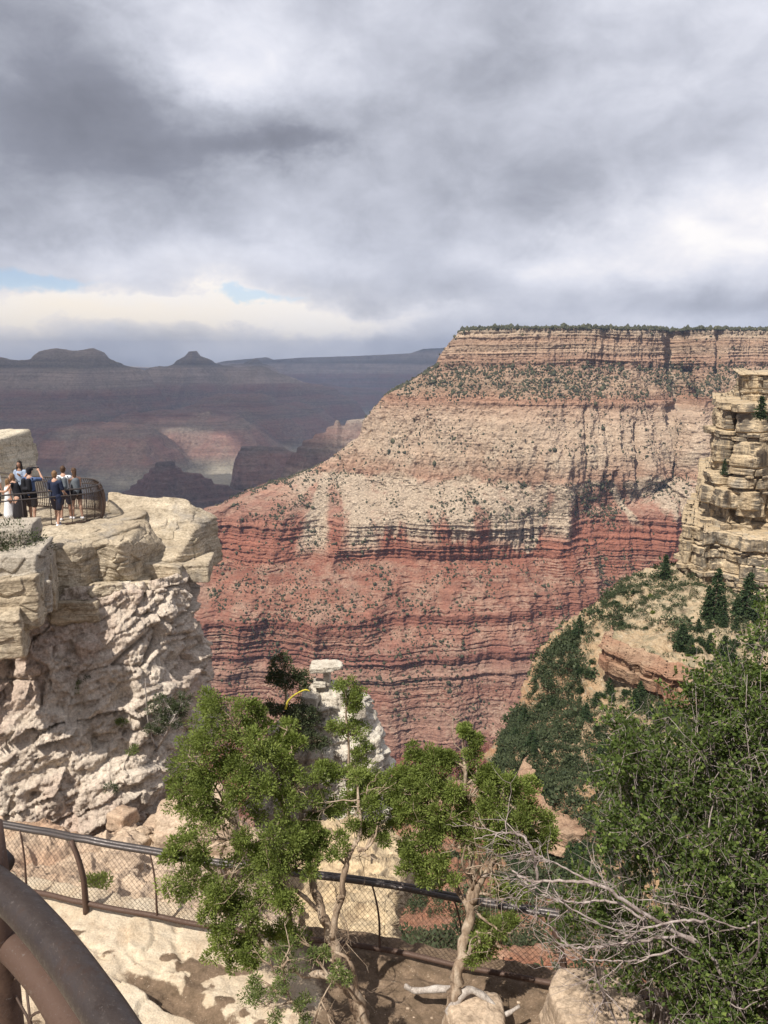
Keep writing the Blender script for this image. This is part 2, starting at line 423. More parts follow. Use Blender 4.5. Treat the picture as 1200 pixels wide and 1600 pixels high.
# big buttresses and gullies run through all beds, growing downwards
gA = fbm(X0 * .0045 + 3, Y0 * .002, Z0 * .0012, 3)
gB = ridged(X0 * .011, Y0 * .006, Z0 * .002 + 4, 3)
gC = ridged(X0 * .035, Y0 * .02, Z0 * .004 + 9, 3)
gD = fbm(X0 * .12, Y0 * .10, Z0 * .018, 4, .6)
amp_big = np.interp(-Z0, [-68, 0, 100, 300, 600, 900], [12, 18, 34, 60, 36, 26])
amp_b = np.interp(-Z0, [-68, 0, 100, 250, 400, 600, 900], [17, 20, 30, 46, 38, 16, 18])
disp = gA * amp_big + (gB - .35) * amp_b + (gC - .3) * np.interp(-Z0, [-68, 0, 110, 262, 330, 480, 640, 930], [10, 10, 11, 14, 10, 4.5, 4, 7]) * (.6 + .4 * cliffw) + gD * np.interp(-Z0, [-68, 262, 340, 480, 930], [9, 11, 7, 3.5, 5])
# beds: hard and soft layers stand out and recede
zz = Z0 + 9 * fbm(X0 * .004, Y0 * .004, Z0 * 0 + 2, 2)
led = pn(zz * .11, zz * 0 + .5, X0 * .0035) * 5.5 + pn(zz * .29, zz * 0 + 4.5, X0 * .006) * 3.4 + pn(zz * .7, zz * 0 + 8.5, X0 * .012) * 1.5
led = led * (.4 + .6 * cliffw) * np.interp(-Z0, [0, 110, 260, 340, 480, 600, 620, 672, 930], [.9, .7, .25, 1.1, .8, 1.0, .14, .12, .15])
led2 = (pn(zz * .40, zz * 0 + 11.5, X0 * .0022) * 2.6 + pn(zz * .95, zz * 0 + 14.5, X0 * .004) * 1.5) * np.interp(-Z0, [300, 340, 405, 480, 600, 672, 700], [0, 1.0, 1.0, 1.2, 1.3, .6, 0])
disp += led + led2
fin = fbm(X0 * .16, Y0 * .16, Z0 * .16, 4, .6) * 4.2 + ridged(X0 * .06, Y0 * .06, Z0 * .05, 3) * 3.0
disp += fin
cleft = lambda cx, w, z1, z2, a: -a * np.exp(-((X0 - cx - (Z0 - z1) * .10) / w) ** 2) * smooth(z2 - 20, z2 + 10, Z0) * (1 - smooth(z1 - 10, z1 + 15, Z0))
px2x = lambda px, Y: (px - 600) / F * (CT * Y + 40)
disp += cleft(px2x(982, 1800), 7, -150, -262, 42) + cleft(px2x(1058, 1950), 22, 68, -115, 42) + cleft(px2x(1130, 1880), 9, 60, -40, 22) + cleft(px2x(905, 1800), 6, -110, -240, 14) + cleft(px2x(1042, 1850), 12, -110, -345, 26)
Xw = X0 + out2[..., 0] * disp; Yw = Y0 + out2[..., 1] * disp
Zw = Z0 + fbm(X0 * .03, Y0 * .03, Z0 * .03, 3) * 3.0 * (1 - cliffw) + 2.0 * pn(X0 * .01, Y0 * .01, Z0 * 0)
# rim top sheet carried back from the first contour
G = np.stack([Xw, Yw, Zw], -1)
topn = 26; T_ = []
for k in range(topn, 0, -1):
    back = (k / topn) ** 1.5 * 1400
    q = G[0].copy(); o2 = out2[0]
    q[:, 0] = q[:, 0] * (1 + back / q[:, 1] * 1.03) + 0; q[:, 1] += back * 1.0
    q[:, 2] = 68 + 2.5 * pn(q[:, 0] * .01, q[:, 1] * .01, 3) + back * .012 + 1.5
    T_.append(q)
G = np.concatenate([np.array(T_), G], 0)
Nn = grid_normals(G); 
# talus chutes: pale fans below the cliffs
GX, GY, GZ = G[..., 0], G[..., 1], G[..., 2]
def tri_fan(px_, Y_, z1, z2, w1, w2, lean=0.0):
    cx = px2x(px_, Y_); f = np.clip((z1 - GZ) / (z1 - z2), 0, 1); w = w1 + (w2 - w1) * f
    e = 1 - np.abs(GX - cx - lean * (z1 - GZ) + 6 * pn(GX * .05, GY * .05, GZ * .05)) / w
    return smooth(0, .5, e) * (GZ < z1) * (GZ > z2 - 30) * (1 - smooth(.8, 1.15, (z1 - GZ) / (z1 - z2)))
tal = np.zeros(GX.shape, np.float32)
band = smooth(-352, -300, GZ) * (1 - smooth(-262, -255, GZ))
nx_ = .5 + .75 * pn(GX * .013 + .25 * pn(GX * .02, GZ * .01, 2), GZ * .0012, 3.3) + .28 * pn(GX * .045, GZ * .006, 8.1) + .16 * fbm(GX * .12, GY * .1, GZ * .05, 4)
wz_ = np.interp(GZ, [-410, -390, -345, -300, -262], [-.15, .10, .38, .66, .98])
tal = np.maximum(tal, .92 * smooth(-.05, .10, wz_ - nx_) * smooth(-248, -266, GZ + 20 * pn(GX * .02, GZ * .01, 4.4) + 9 * pn(GX * .08, GZ * .03, 1.4)) * (GZ > -415) * smooth(-250, -130, GX - 60 * pn(GX * .01, GZ * .02, 6) + (GZ + 300) * 1.2) * smooth(-.6, -.1, fbm(GX * .06, GY * .06, GZ * .04, 4)))
band2 = smooth(-262, -215, GZ) * (1 - smooth(-215, -130, GZ))
tal = np.maximum(tal, .8 * band2 * smooth(-.2, .35, fbm(GX * .018 + 5, GY * .018, GZ * .01, 4)))
for a_ in [(945, 1760, -262, -345, 6, 14, .5), (1100, 1780, -262, -420, 14, 26, .55), (1040, 1780, -262, -420, 10, 22, .2), (505, 1760, -262, -390, 16, 44, -.1), (560, 1760, -262, -385, 20, 50, .1), (640, 1750, -262, -370, 20, 44, .2), (760, 1750, -270, -372, 16, 40, .2), (860, 1760, -265, -365, 16, 38, -.1), (700, 1750, -262, -355, 14, 30, .3),
           (1058, 1950, 30, -125, 3, 5, -.12)]:
    tal = np.maximum(tal, .95 * tri_fan(*a_))
STR = [(-940, (.20, .10, .075)), (-850, (.27, .12, .085)), (-705, (.35, .145, .10)), (-685, (.42, .24, .18)), (-640, (.37, .22, .165)), (-605, (.33, .165, .12)), (-580, (.39, .24, .18)),
       (-545, (.31, .14, .105)), (-515, (.37, .19, .135)), (-495, (.32, .14, .10)), (-450, (.36, .18, .125)), (-425, (.33, .145, .098)), (-360, (.37, .155, .105)),
       (-320, (.38, .20, .145)), (-268, (.43, .26, .19)), (-255, (.47, .30, .21)), (-215, (.53, .40, .29)), (-150, (.56, .44, .325)), (-112, (.50, .36, .26)), (-92, (.42, .25, .17)), (-60, (.40, .29, .20)), (-20, (.42, .28, .20)),
       (0, (.44, .29, .205)), (22, (.50, .38, .275)), (40, (.44, .30, .21)), (58, (.52, .42, .31)), (70, (.46, .38, .29))]
STR = STR[::1]
def thin(stops, keep=32): return stops[:keep]
m_wall = strata_material('canyon_wall_rock', thin(STR), -940, 80, talus=(.565, .465, .345), talus_amt=.36, warp=7, rough=8)
wall = mesh_np('canyon_wall', G.reshape(-1, 3), grid_quads(G.shape[0], NC), m_wall, attrs={'talus': tal, 'cliff': np.concatenate([np.zeros((topn, NC)), np.repeat(cliffw, NC, 1)])})
tag(wall, kind='structure', label='layered red and buff canyon wall with a flat wooded rim')

# ---------------------------------------------------------------- trees and shrubs dotted over it
def ico(sub=1):
    import bmesh
    b_ = bmesh.new(); bmesh.ops.create_icosphere(b_, subdivisions=sub, radius=1.0)
    V = np.array([v.co[:] for v in b_.verts]); Fc = np.array([[v.index for v in f.verts] for f in b_.faces]); b_.free(); return V, Fc
def foliage_mat(name, c1, c2, c3, trans=.25):
    m, t, b = material(name)
    at = t.new('ShaderNodeAttribute', attribute_name='tint')
    col = t.ramp(at.outputs['Fac'], [(0, c1), (.5, c2), (1, c3)])
    nz = t.noise(pos(t), 3.0, 2, .5)
    col = t.mix(t.mapr(nz, .3, .7), t.mix(1, col, (.8, .8, .8), 'MULTIPLY'), t.mix(1, col, (1.15, 1.15, 1.1), 'MULTIPLY'))
    t.l.new(col, b.inputs['Base Color']); b.inputs['Roughness'].default_value = .6
    if trans:
        tr = t.new('ShaderNodeBsdfTranslucent'); t.l.new(t.mix(1, col, (1.3, 1.35, .7), 'MULTIPLY'), tr.inputs[0])
        mx = t.new('ShaderNodeMixShader'); mx.inputs[0].default_value = trans
        t.l.new(b.outputs[0], mx.inputs[1]); t.l.new(tr.outputs[0], mx.inputs[2])
        t.l.new(mx.outputs[0], [x for x in t.n if x.type == 'OUTPUT_MATERIAL'][0].inputs[0])
    return m
m_farveg = foliage_mat('distant_scrub', (.040, .040, .024), (.062, .064, .036), (.11, .105, .06), 0)
def scatter_blobs(name, pts, size, rs, mat, hfac=1.2, parent=None):
    V, Fc = ico(1); m = len(pts); nv = len(V)
    sc = size[:, None, None] * (1 + rs.uniform(-.28, .28, (m, nv, 1)))
    a = rs.uniform(0, 6.28, m); ca, sa = np.cos(a), np.sin(a)
    VV = np.repeat(V[None], m, 0) * sc * np.array([1, 1, hfac]) * rs.uniform(.75, 1.3, (m, 1, 3))
    x = VV[..., 0] * ca[:, None] - VV[..., 1] * sa[:, None]; y = VV[..., 0] * sa[:, None] + VV[..., 1] * ca[:, None]
    VV[..., 0] = x; VV[..., 1] = y
    VV += pts[:, None, :]; VV[..., 2] += size[:, None] * .5
    FF = (Fc[None] + (np.arange(m) * nv)[:, None, None]).reshape(-1, 3)
    tint = np.repeat(np.clip(rs.beta(2, 2.4, m), 0, 1), nv)
    return mesh_np(name, VV.reshape(-1, 3), FF, mat, True, parent, {'tint': tint})
rs = np.random.RandomState(11)
vis = (GX / np.maximum(GY, 1) > -.34) & (GX / np.maximum(GY, 1) < .52)
D1 = fbm(GX * .02, GY * .02, GZ * .02, 4); D2 = fbm(GX * .006, GY * .006, GZ * .006, 2)
steep = 1 - smooth(.2, .5, np.abs(Nn[..., 2]))
den = np.interp(GZ, [-930, -700, -690, -612, -556, -500, -425, -400, -345, -300, -262, -250, -200, -112, -100, -92, -80, -20, 0, 64, 68], [.0, .06, .6, .65, .6, .65, .95, .25, .5, 1.3, 1.1, .25, .55, .3, .35, .9, 1.7, 1.7, .10, .12, 6.0])
den = den * smooth(-.16, .34, D1 + .6 * D2 + np.where(np.abs(GZ + 50) < 40, .3, 0)) * (1 - .85 * steep)
den = np.where(GZ > 66, 5.0 * (GY < 2700), den)
gul = smooth(.1, -.35, gB.mean() * 0 + ridged(GX * .011, GY * .006, GZ * .002 + 4, 3) - .2)
den = den * (.75 + 3.0 * gul * (GZ < -110))
den = np.where(tal > .9, den * .35, den) * vis
# area of each cell
area = np.linalg.norm(np.cross(np.gradient(G, axis=1), np.gradient(G, axis=0)), axis=-1)
wgt = (den * np.minimum(area, 60)).ravel(); wgt /= wgt.sum()
nveg = 135000
ii = rs.choice(G[..., 0].size, nveg, p=wgt)
pts = G.reshape(-1, 3)[ii] + rs.uniform(-1.5, 1.5, (nveg, 3)) * [1, 1, .2]
size = rs.lognormal(math.log(1.28), .42, nveg) * np.where(pts[:, 2] > -100, 1.12, 1.0)
size = np.where(pts[:, 2] > 60, size * 1.05, size)
sc_ = scatter_blobs('far_scrub', pts, size, rs, m_farveg, 1.15)
tag(sc_, kind='stuff', label='dark pinyon and juniper scrub dotted over the far canyon wall')

# ================================================================== buttes and terraces far down the canyon
NAz, NRd = 760, 900
az_ = np.arctan((np.linspace(-40, 800, NAz) - 600) / F)
rd_ = 2500 * (19000 / 2500) ** np.linspace(0, 1, NRd)
A_, R_ = np.meshgrid(az_, rd_)
FX = R_ * np.tan(A_); FY = R_.copy()
def bx(px, v, Y): q = P(px, v, Y); return q.x, q.y, q.z
H = np.full(FX.shape, -1010.0)
wx = FX + 420 * fbm(FX * .0006, FY * .0006, 1.0, 4); wy = FY + 420 * fbm(FX * .0006, FY * .0006, 7.0, 4)
rg = ridged(FX * .0011, FY * .0011, 3.3, 5, .55)
rg2 = 1 - ridged(FX * .00095 + 4, FY * .00055, 5.3, 5, .5)
def butte(px, v, Y, slope, top=60, sx_=1.0, sy_=1.0, ang=0.0, rg_amp=150):
    x, y, z = bx(px, v, Y)
    dx = (wx - x); dy = (wy - y); c, s = math.cos(ang), math.sin(ang)
    u = (c * dx + s * dy) / sx_; w = (-s * dx + c * dy) / sy_
    d = np.sqrt(u * u + w * w)
    d = np.maximum(d - top, 0) * (1 - .30 * (rg - .3)) 
    return z - slope * d * (1 / (1 + d / 9000))
def add(h): 
    global H; H = np.maximum(H, h)
# flat-topped throne on the left, pyramid temple beside it, long shoulders between
def flat_top(px0, px1, v, Y, slope, depth=300):
    x0, y0, z0 = bx(px0, v, Y); x1, y1, z1 = bx(px1, v, Y)
    cx = np.clip(wx, min(x0, x1), max(x0, x1)); cy = np.clip(wy, y0, y0 + depth)
    d = np.sqrt((wx - cx) ** 2 + (wy - cy) ** 2) * (1 - .30 * (rg - .3))
    return z0 - slope * d
wx0, wy0 = wx, wy
wx = FX + 90 * fbm(FX * .002, FY * .002, 1.0, 4); wy = FY + 200 * fbm(FX * .001, FY * .001, 7.0, 4)
def crest(pts_, Y, slope, fall=1.0):
    """a ridge whose skyline runs through picture points at one distance"""
    xs = [bx(a, b_, Y)[0] for a, b_ in pts_]; zs = [bx(a, b_, Y)[2] for a, b_ in pts_]
    zc_ = np.interp(wx, xs, zs, left=-2000, right=-2000)
    d = np.abs(wy - Y) * (1 - .75 * (rg2 - .3))
    return zc_ - slope * 1.15 * np.maximum(d - 60, 0) - 90 * smooth(.35, .95, rg2) * smooth(50, 500, d)
add(crest([(-60, 556), (-8, 556), (20, 561), (46, 562), (60, 557), (66, 548), (72, 546), (150, 546), (158, 550), (166, 559), (186, 567), (204, 580), (225, 592), (262, 640), (300, 700)], 8200, .62))
add(crest([(180, 610), (214, 594), (238, 585), (250, 577), (276, 566), (286, 560), (294, 556), (300, 549), (308, 549), (314, 557), (328, 562), (344, 572), (372, 580), (404, 576), (424, 586), (470, 600), (520, 612), (560, 640), (600, 680)], 9800, .60))
add(crest([(330, 578), (400, 560), (460, 600), (520, 606), (575, 612), (640, 640), (700, 680)], 12500, .42))
# lower spurs and temples in the middle distance
add(flat_top(215, 330, 655, 6300, .55, 500)); add(flat_top(-60, 95, 640, 6600, .6, 600)); add(flat_top(330, 400, 626, 7600, .5, 500))
add(flat_top(120, 190, 672, 5600, .6, 100)); add(flat_top(425, 470, 640, 8200, .5, 300))
wx, wy = wx0, wy0
# tonto platform and inner gorge
pl = -800 + 45 * fbm(FX * .0005, FY * .0005, 4, 4) + (FY - 5000) * .004
gorge = np.abs((FY - 5000 - .25 * FX) + 700 * fbm(FX * .0004, FY * .0004, 8, 4))
pl = pl - 420 * (1 - smooth(60, 520, gorge)) - 90 * smooth(.45, .8, rg)
H = np.where(H < pl, pl, H + 0)
# distant north rim
xs_px = [-60, 200, 205, 240, 335, 350, 360, 420, 430, 470, 560, 600, 640, 660, 700, 760, 840]
vs_px = [590, 577, 574, 576, 570, 566, 564, 558, 562, 559, 556, 554, 552, 545, 543, 545, 545]
zr_ = np.interp(np.degrees(A_), [math.degrees(math.atan((p_ - 600) / F)) for p_ in xs_px], [ratio(v) * 16500 for v in vs_px])
nr_d = (16500 - FY + 500 * fbm(FX * .0007, FY * .0007, 2, 4) + 500 * (rg - .3))
nrim = zr_ - .42 * np.maximum(nr_d, 0)
# hard beds: a stair of cliffs and slopes at common altitudes
def stair(h, z):
    src = np.array([-2500, -1400, -1300, -960, -900, -885, -860, -760, -700, -620, -600, -560, -540, -470, -450, -380, -360, -300, -180, -60, 30, 120, 400])
    dst = np.array([-2500, -1400, -1280, -980, -920, -860, -830, -780, -690, -560, -530, -500, -480, -440, -410, -350, -330, -285, -120, -80, 30, 120, 400])
    return np.interp(h, src, dst)
H = stair(H + 30 * fbm(FX * .002, FY * .002, 1, 3), 0)
H += 26 * fbm(FX * .006, FY * .006, 2, 4, .6) + 34 * (ridged(FX * .0028, FY * .0018, 6.1, 4) - .35) * smooth(-880, -760, H) * (1 - smooth(-60, 40, H))
H = np.maximum(H, nrim + 20 * fbm(FX * .004, FY * .004, 2, 3) * smooth(0, 400, nr_d))
# near red butte in the mid distance, and the banded spur behind the far wall's nose
def crest2(pts_, Y, slope, wob=18):
    xs = [bx(a, b_, Y)[0] for a, b_ in pts_]; zs = [bx(a, b_, Y)[2] for a, b_ in pts_]
    x_ = FX + wob * fbm(FX * .01, FY * .004, 3, 3)
    zc_ = np.interp(x_, xs, zs, left=-2500, right=-2500)
    d = np.abs(FY + 2.5 * wob * fbm(FX * .004, FY * .004, 9, 4) - Y) * (1 - .45 * (ridged(FX * .006, FY * .006, 5, 4) - .3))
    h = zc_ - slope * np.maximum(d - 10, 0)
    q = 30.0; f_ = h / q; st_ = (np.floor(f_) + smooth(.38, .62, f_ - np.floor(f_))) * q
    return .35 * h + .65 * st_
H = np.maximum(H, crest2([(120, 830), (165, 792), (200, 765), (218, 750), (232, 738), (246, 722), (258, 721), (270, 720), (284, 735), (320, 745), (338, 756), (380, 768), (420, 790), (480, 830)], 4000, .75))
H = np.maximum(H, crest2([(340, 800), (362, 752), (368, 716), (378, 699), (410, 696), (452, 702), (470, 716), (500, 720), (540, 740)], 4700, 1.0))
H = np.maximum(H, crest2([(420, 790), (450, 720), (474, 690), (490, 682), (506, 676), (520, 664), (528, 658), (536, 664), (548, 656), (575, 650), (640, 640), (700, 640)], 3600, .9, 10))
H = np.maximum(H, crest2([(60, 850), (150, 790), (240, 786), (330, 800), (420, 780), (520, 760), (640, 760)], 3200, .55, 40))
STF = [(-1400, (.08, .07, .065)), (-1000, (.15, .125, .11)), (-930, (.24, .22, .18)), (-860, (.33, .31, .25)), (-770, (.36, .335, .27)), (-730, (.27, .22, .18)), (-690, (.30, .19, .155)), (-560, (.34, .20, .165)), (-520, (.25, .20, .17)), (-440, (.31, .19, .16)), (-400, (.25, .19, .16)), (-340, (.33, .20, .165)),
       (-300, (.36, .24, .20)), (-270, (.48, .40, .33)), (-120, (.50, .42, .35)), (-80, (.22, .20, .165)), (30, (.40, .35, .29)), (120, (.46, .40, .34)), (200, (.15, .16, .125)), (300, (.10, .115, .085))]
m_far = strata_material('far_canyon_rock', STF, -1400, 300, talus=(.25, .225, .18), talus_amt=.45, warp=16, fine=.22, rough=30)
far = mesh_np('canyon_terrain', np.stack([FX, FY, H], -1).reshape(-1, 3), grid_quads(NRd, NAz)[:, ::-1], m_far, attrs={'talus': np.zeros(FX.size)})
tag(far, kind='structure', label='hazy buttes, terraces and far rim of the canyon in cloud shadow')

# ================================================================== one ground sheet that carries the scene out to the horizon
def ground_z(x, y):
    r = np.hypot(x, y - 0)
    return np.where(y < 40, -120, -1100) - 300.0
gx = np.concatenate([np.linspace(-40000, -3000, 20), np.linspace(-2500, 2500, 40), np.linspace(3000, 40000, 20)])
gy = np.concatenate([np.linspace(-30000, -500, 14), np.linspace(-300, 3000, 50), np.linspace(3500, 60000, 30)])
GXX, GYY = np.meshgrid(gx, gy)
GZZ = -1450 + 25 * fbm(GXX * .002, GYY * .002, 0, 3) + 1380 * (1 - smooth(-60, 220, GYY + 0 * GXX)) * 1.0
GZZ = np.where(GYY < -40, -14 + 4 * fbm(GXX * .002, GYY * .002, 5, 3), GZZ)
m_g, t_, b_ = material('canyon_floor_earth'); p_ = pos(t_)
t_.l.new(t_.ramp(t_.noise(p_, .01, 6, .65), [(.3, (.17, .10, .07)), (.5, (.27, .17, .12)), (.7, (.15, .14, .10))]), b_.inputs['Base Color'])
bump(t_, b_, t_.noise(p_, .05, 6, .7), 8)
gr = mesh_np('canyon_floor', np.stack([GXX, GYY, GZZ], -1).reshape(-1, 3), grid_quads(len(gy), len(gx))[:, ::-1], m_g)
tag(gr, kind='structure', label='canyon floor and plateau out to the horizon')

# ================================================================== storm cloud high overhead, whose shadow darkens the far canyon
def cloud_deck(name, cx, cy, lx, ly, z, seed, thin=.31):
    k = 90; u = np.linspace(-1, 1, k); U, V_ = np.meshgrid(u, u)
    edge = 1 - np.maximum(np.abs(U) ** 3, np.abs(V_) ** 3) 
    th = np.clip(edge * 2, 0, 1) ** .5
    nz = fbm(U * 3 + seed, V_ * 3, seed, 4)
    wobx = U * lx + 500 * pn(U * 2, V_ * 2, seed + 3); woby = V_ * ly + 500 * pn(U * 2, V_ * 2, seed + 8)
    top = z + 900 * th * (1 + nz) ; bot = z - 160 * th * (1 + nz)
    Vt = np.stack([cx + wobx, cy + woby, top], -1).reshape(-1, 3); Vb = np.stack([cx + wobx, cy + woby, bot], -1).reshape(-1, 3)
    q = grid_quads(k, k)
    mx = (cx + wobx - off.x).ravel()[q].mean(1); my = (cy + woby - off.y).ravel()[q].mean(1)
    keep = ((mx + 1350) / 750) ** 2 + ((my - 5500) / 560) ** 2 + 1.2 * pn(mx * .002, my * .002, 3) > 1          # a gap lets sun down on the platform
    keep &= ((mx + 640) / 320) ** 2 + ((my - 4600) / 300) ** 2 + 1.2 * pn(mx * .002, my * .002, 5) > 1
    keep &= ((mx + 200) / 380) ** 2 + ((my - 3700) / 420) ** 2 + 1.2 * pn(mx * .002, my * .002, 3) > 1
    q = q[keep]; m_, t2, b2 = material('cloud_vapour'); b2.inputs['Base Color'].default_value = (.82, .83, .86, 1)
    tp = t2.new('ShaderNodeBsdfTransparent'); mx_ = t2.new('ShaderNodeMixShader'); mx_.inputs[0].default_value = thin      # thin enough to let some light through
    t2.l.new(b2.outputs[0], mx_.inputs[1]); t2.l.new(tp.outputs[0], mx_.inputs[2]); t2.l.new(mx_.outputs[0], [q_ for q_ in t2.n if q_.type == 'OUTPUT_MATERIAL'][0].inputs[0])
    return mesh_np(name, np.concatenate([Vt, Vb]), np.concatenate([q, q[:, ::-1] + k * k]), m_)
ZC = 6500; off = Vector((SUN_DIR.x, SUN_DIR.y)) / SUN_DIR.z * (ZC + 500)
def deck(cx, cy, lx, ly, seed, thin=.31):
    c = cloud_deck('cloud', cx + off.x, cy + off.y, lx, ly, ZC, seed, thin); tag(c, kind='structure', label='thick grey storm cloud high above the canyon')
deck(-3500, 10700, 6500, 7300, 3.0)
deck(-1850, 3200, 1600, 1250, 6.0, .42)
# ================================================================== limestone and sandstone materials
def rock_mat(name, base, pale, dark, grey=None, sc=1.0, bed=1.0, red=None, varnish=None, bdist=.09):
    m, t, b = material(name); g = t.new('ShaderNodeNewGeometry'); p = g.outputs['Position']
    s = t.new('ShaderNodeSeparateXYZ'); t.l.new(p, s.inputs[0])
    a = t.noise(p, .35 * sc, 6, .65, .6); c = t.noise(p, 2.6 * sc, 6, .7, .3); f = t.noise(p, 14 * sc, 5, .75)
    col = t.ramp(a, [(.32, base), (.5, tuple((x + y) / 2 for x, y in zip(base, pale))), (.66, pale)])
    zb = t.new('ShaderNodeCombineXYZ'); t.l.new(t.math('ADD', t.math('MULTIPLY', s.outputs[2], 3.6 * sc), t.math('MULTIPLY', a, 2.2)), zb.inputs[2])
    t.l.new(t.math('MULTIPLY', s.outputs[0], .12 * sc), zb.inputs[0]); t.l.new(t.math('MULTIPLY', s.outputs[1], .12 * sc), zb.inputs[1])
    beds = t.noise(zb.outputs[0], 1.5, 5, .7)
    if bed:
        col = t.mix(t.mapr(beds, .42, .60, 0, bed * .7), col, t.mix(.6, col, dark))
        zc_ = t.new('ShaderNodeCombineXYZ'); t.l.new(t.math('ADD', t.math('MULTIPLY', s.outputs[2], 13 * sc), t.math('MULTIPLY', t.noise(p, .9 * sc, 3, .6), 6.0)), zc_.inputs[2])
        t.l.new(t.math('MULTIPLY', s.outputs[0], .7 * sc), zc_.inputs[0]); t.l.new(t.math('MULTIPLY', s.outputs[1], .7 * sc), zc_.inputs[1])
        sn0 = t.new('ShaderNodeSeparateXYZ'); t.l.new(g.outputs['Normal'], sn0.inputs[0])
        vt = t.mapr(t.math('ABSOLUTE', sn0.outputs[2]), .5, .9, 1, .15, True)
        stri = t.noise(zc_.outputs[0], 1.2, 4, .72)
        col = t.mix(t.math('MULTIPLY', t.mapr(stri, .54, .66, 0, bed * .85, True), vt), col, dark)
        beds = t.math('SUBTRACT', beds, t.math('MULTIPLY', stri, .8))
    if red: col = t.mix(t.mapr(t.noise(p, .22 * sc, 4, .6, 1.0), .50, .66, 0, .8, True), col, red)
    if grey: col = t.mix(t.mapr(t.noise(p, .8 * sc, 6, .7, .4), .50, .68, 0, .8, True), col, grey)
    if varnish:
        vs = t.noise(t.scale(p, 1, 1, .12), 1.1 * sc, 5, .7, .5)
        sn = t.new('ShaderNodeSeparateXYZ'); t.l.new(g.outputs['Normal'], sn.inputs[0])
        vert = t.mapr(t.math('ABSOLUTE', sn.outputs[2]), .25, .6, 1, 0, True)
        col = t.mix(t.math('MULTIPLY', t.mapr(vs, .42, .56, 0, .88, True), vert), col, varnish)
    col = t.mix(t.mapr(c, .50, .68, 0, .75), col, dark)
    col = t.mix(t.mapr(f, .3, .7), t.mix(1, col, (.58, .56, .55), 'MULTIPLY'), t.mix(1, col, (1.30, 1.30, 1.30), 'MULTIPLY'))
    t.l.new(col, b.inputs['Base Color'])
    h = t.math('ADD', t.math('MULTIPLY', c, 1.0), t.math('ADD', t.math('MULTIPLY', f, .45), t.math('MULTIPLY', beds, .9 * max(bed, .3))))
    bump(t, b, h, bdist, .9)
    return m
m_lime = rock_mat('cream_limestone', (.50, .41, .29), (.66, .57, .43), (.20, .16, .11), grey=(.30, .27, .23), sc=1.0, bed=.9)
m_pink = rock_mat('pink_limestone', (.57, .475, .385), (.71, .62, .51), (.33, .26, .205), red=(.54, .41, .33), sc=1.0, bed=.35, bdist=.13)
m_top = rock_mat('bleached_limestone', (.60, .53, .40), (.74, .68, .55), (.22, .19, .14), sc=1.3, bed=.5)
m_grey = rock_mat('grey_limestone', (.43, .38, .31), (.56, .50, .41), (.16, .15, .13), sc=1.4, bed=.4)
m_hood = rock_mat('white_limestone', (.56, .50, .41), (.72, .67, .57), (.24, .20, .15), sc=1.3, bed=.5)

# ================================================================== single rocks: a convex block given by its faces, weathered
def csphere(k):
    u = np.tan(np.linspace(-1, 1, k) * math.pi / 4); a, b = np.meshgrid(u, u); o = np.ones_like(a); fs = []
    for M_ in ((a, b, o), (b, a, -o), (o, a, b), (-o, b, a), (b, o, a), (a, -o, b)): fs.append(np.stack(M_, -1))
    V = np.array(fs); V /= np.linalg.norm(V, axis=-1, keepdims=True)
    q = np.concatenate([grid_quads(k, k) + i * k * k for i in range(6)])
    V = V.reshape(-1, 3); key = np.round(V * 1e5).astype(np.int64)
    _, idx, inv = np.unique(key, axis=0, return_index=True, return_inverse=True)
    return V[idx], inv.ravel()[q]
_cs = {}
def rock_shape(planes, k=60, sharp=30, rough=.05, beds=.06, seed=0, freq=1.0, bedf=3.0, tilt=(0, 0), chip=.0):
    """planes: [(nx, ny, nz, dist)]"""
    if k not in _cs: _cs[k] = csphere(k)
    D_, q = _cs[k]
    N = np.array([p_[:3] for p_ in planes], float); N /= np.linalg.norm(N, axis=1)[:, None]; d = np.array([p_[3] for p_ in planes])
    c = np.maximum(D_ @ N.T, 1e-3) / d
    r = 1 / (np.sum(c ** sharp, 1) ** (1 / sharp))
    V = D_ * r[:, None]; x, y, z = V.T
    zt = z + tilt[0] * x + tilt[1] * y + .12 * fbm(x * .6 + seed, y * .6, z * .6, 3)
    side = 1 - np.abs(D_[:, 2]) ** 2
    dsp = rough * 2.2 * fbm(x * freq + seed, y * freq, z * freq, 6, .55) + side * beds * (pn(zt * bedf, zt * 0 + seed, x * .25) + .7 * pn(zt * bedf * 2.7, zt * 0 + seed + 3, x * .5 + y * .5) + .4 * pn(zt * bedf * 6, zt * 0 + seed + 6, x + y))
    S_ = float(np.median(r)); f1, f2, idn = cell(x * 1.9 / S_ + seed, y * 1.9 / S_, zt * 2.6 / S_)
    dsp += S_ * (.045 * _g[idn][..., 0] - .03 * (1 - smooth(0, .10, f2 - f1)) * smooth(-.1, .3, fbm(x / S_ + seed, y / S_, z / S_, 2)))
    if chip:
        f1, f2, _ = cell(x * freq * 1.2 + seed, y * freq * 1.2, z * freq * 1.2); dsp -= chip * (1 - smooth(0, .18, f2 - f1))
    return V + D_ * dsp[:, None], q
def rock(name, loc, planes, mat, label=None, cat='rock', group=None, **kw):
    V, q = rock_shape(planes, **kw)
    zb = V[:, 2].min(); V = V - [0, 0, zb]
    ob = mesh_np(name, V, q, mat); ob.location = Vector(loc) + Vector((0, 0, zb)); tag(ob, label, cat, group); return ob
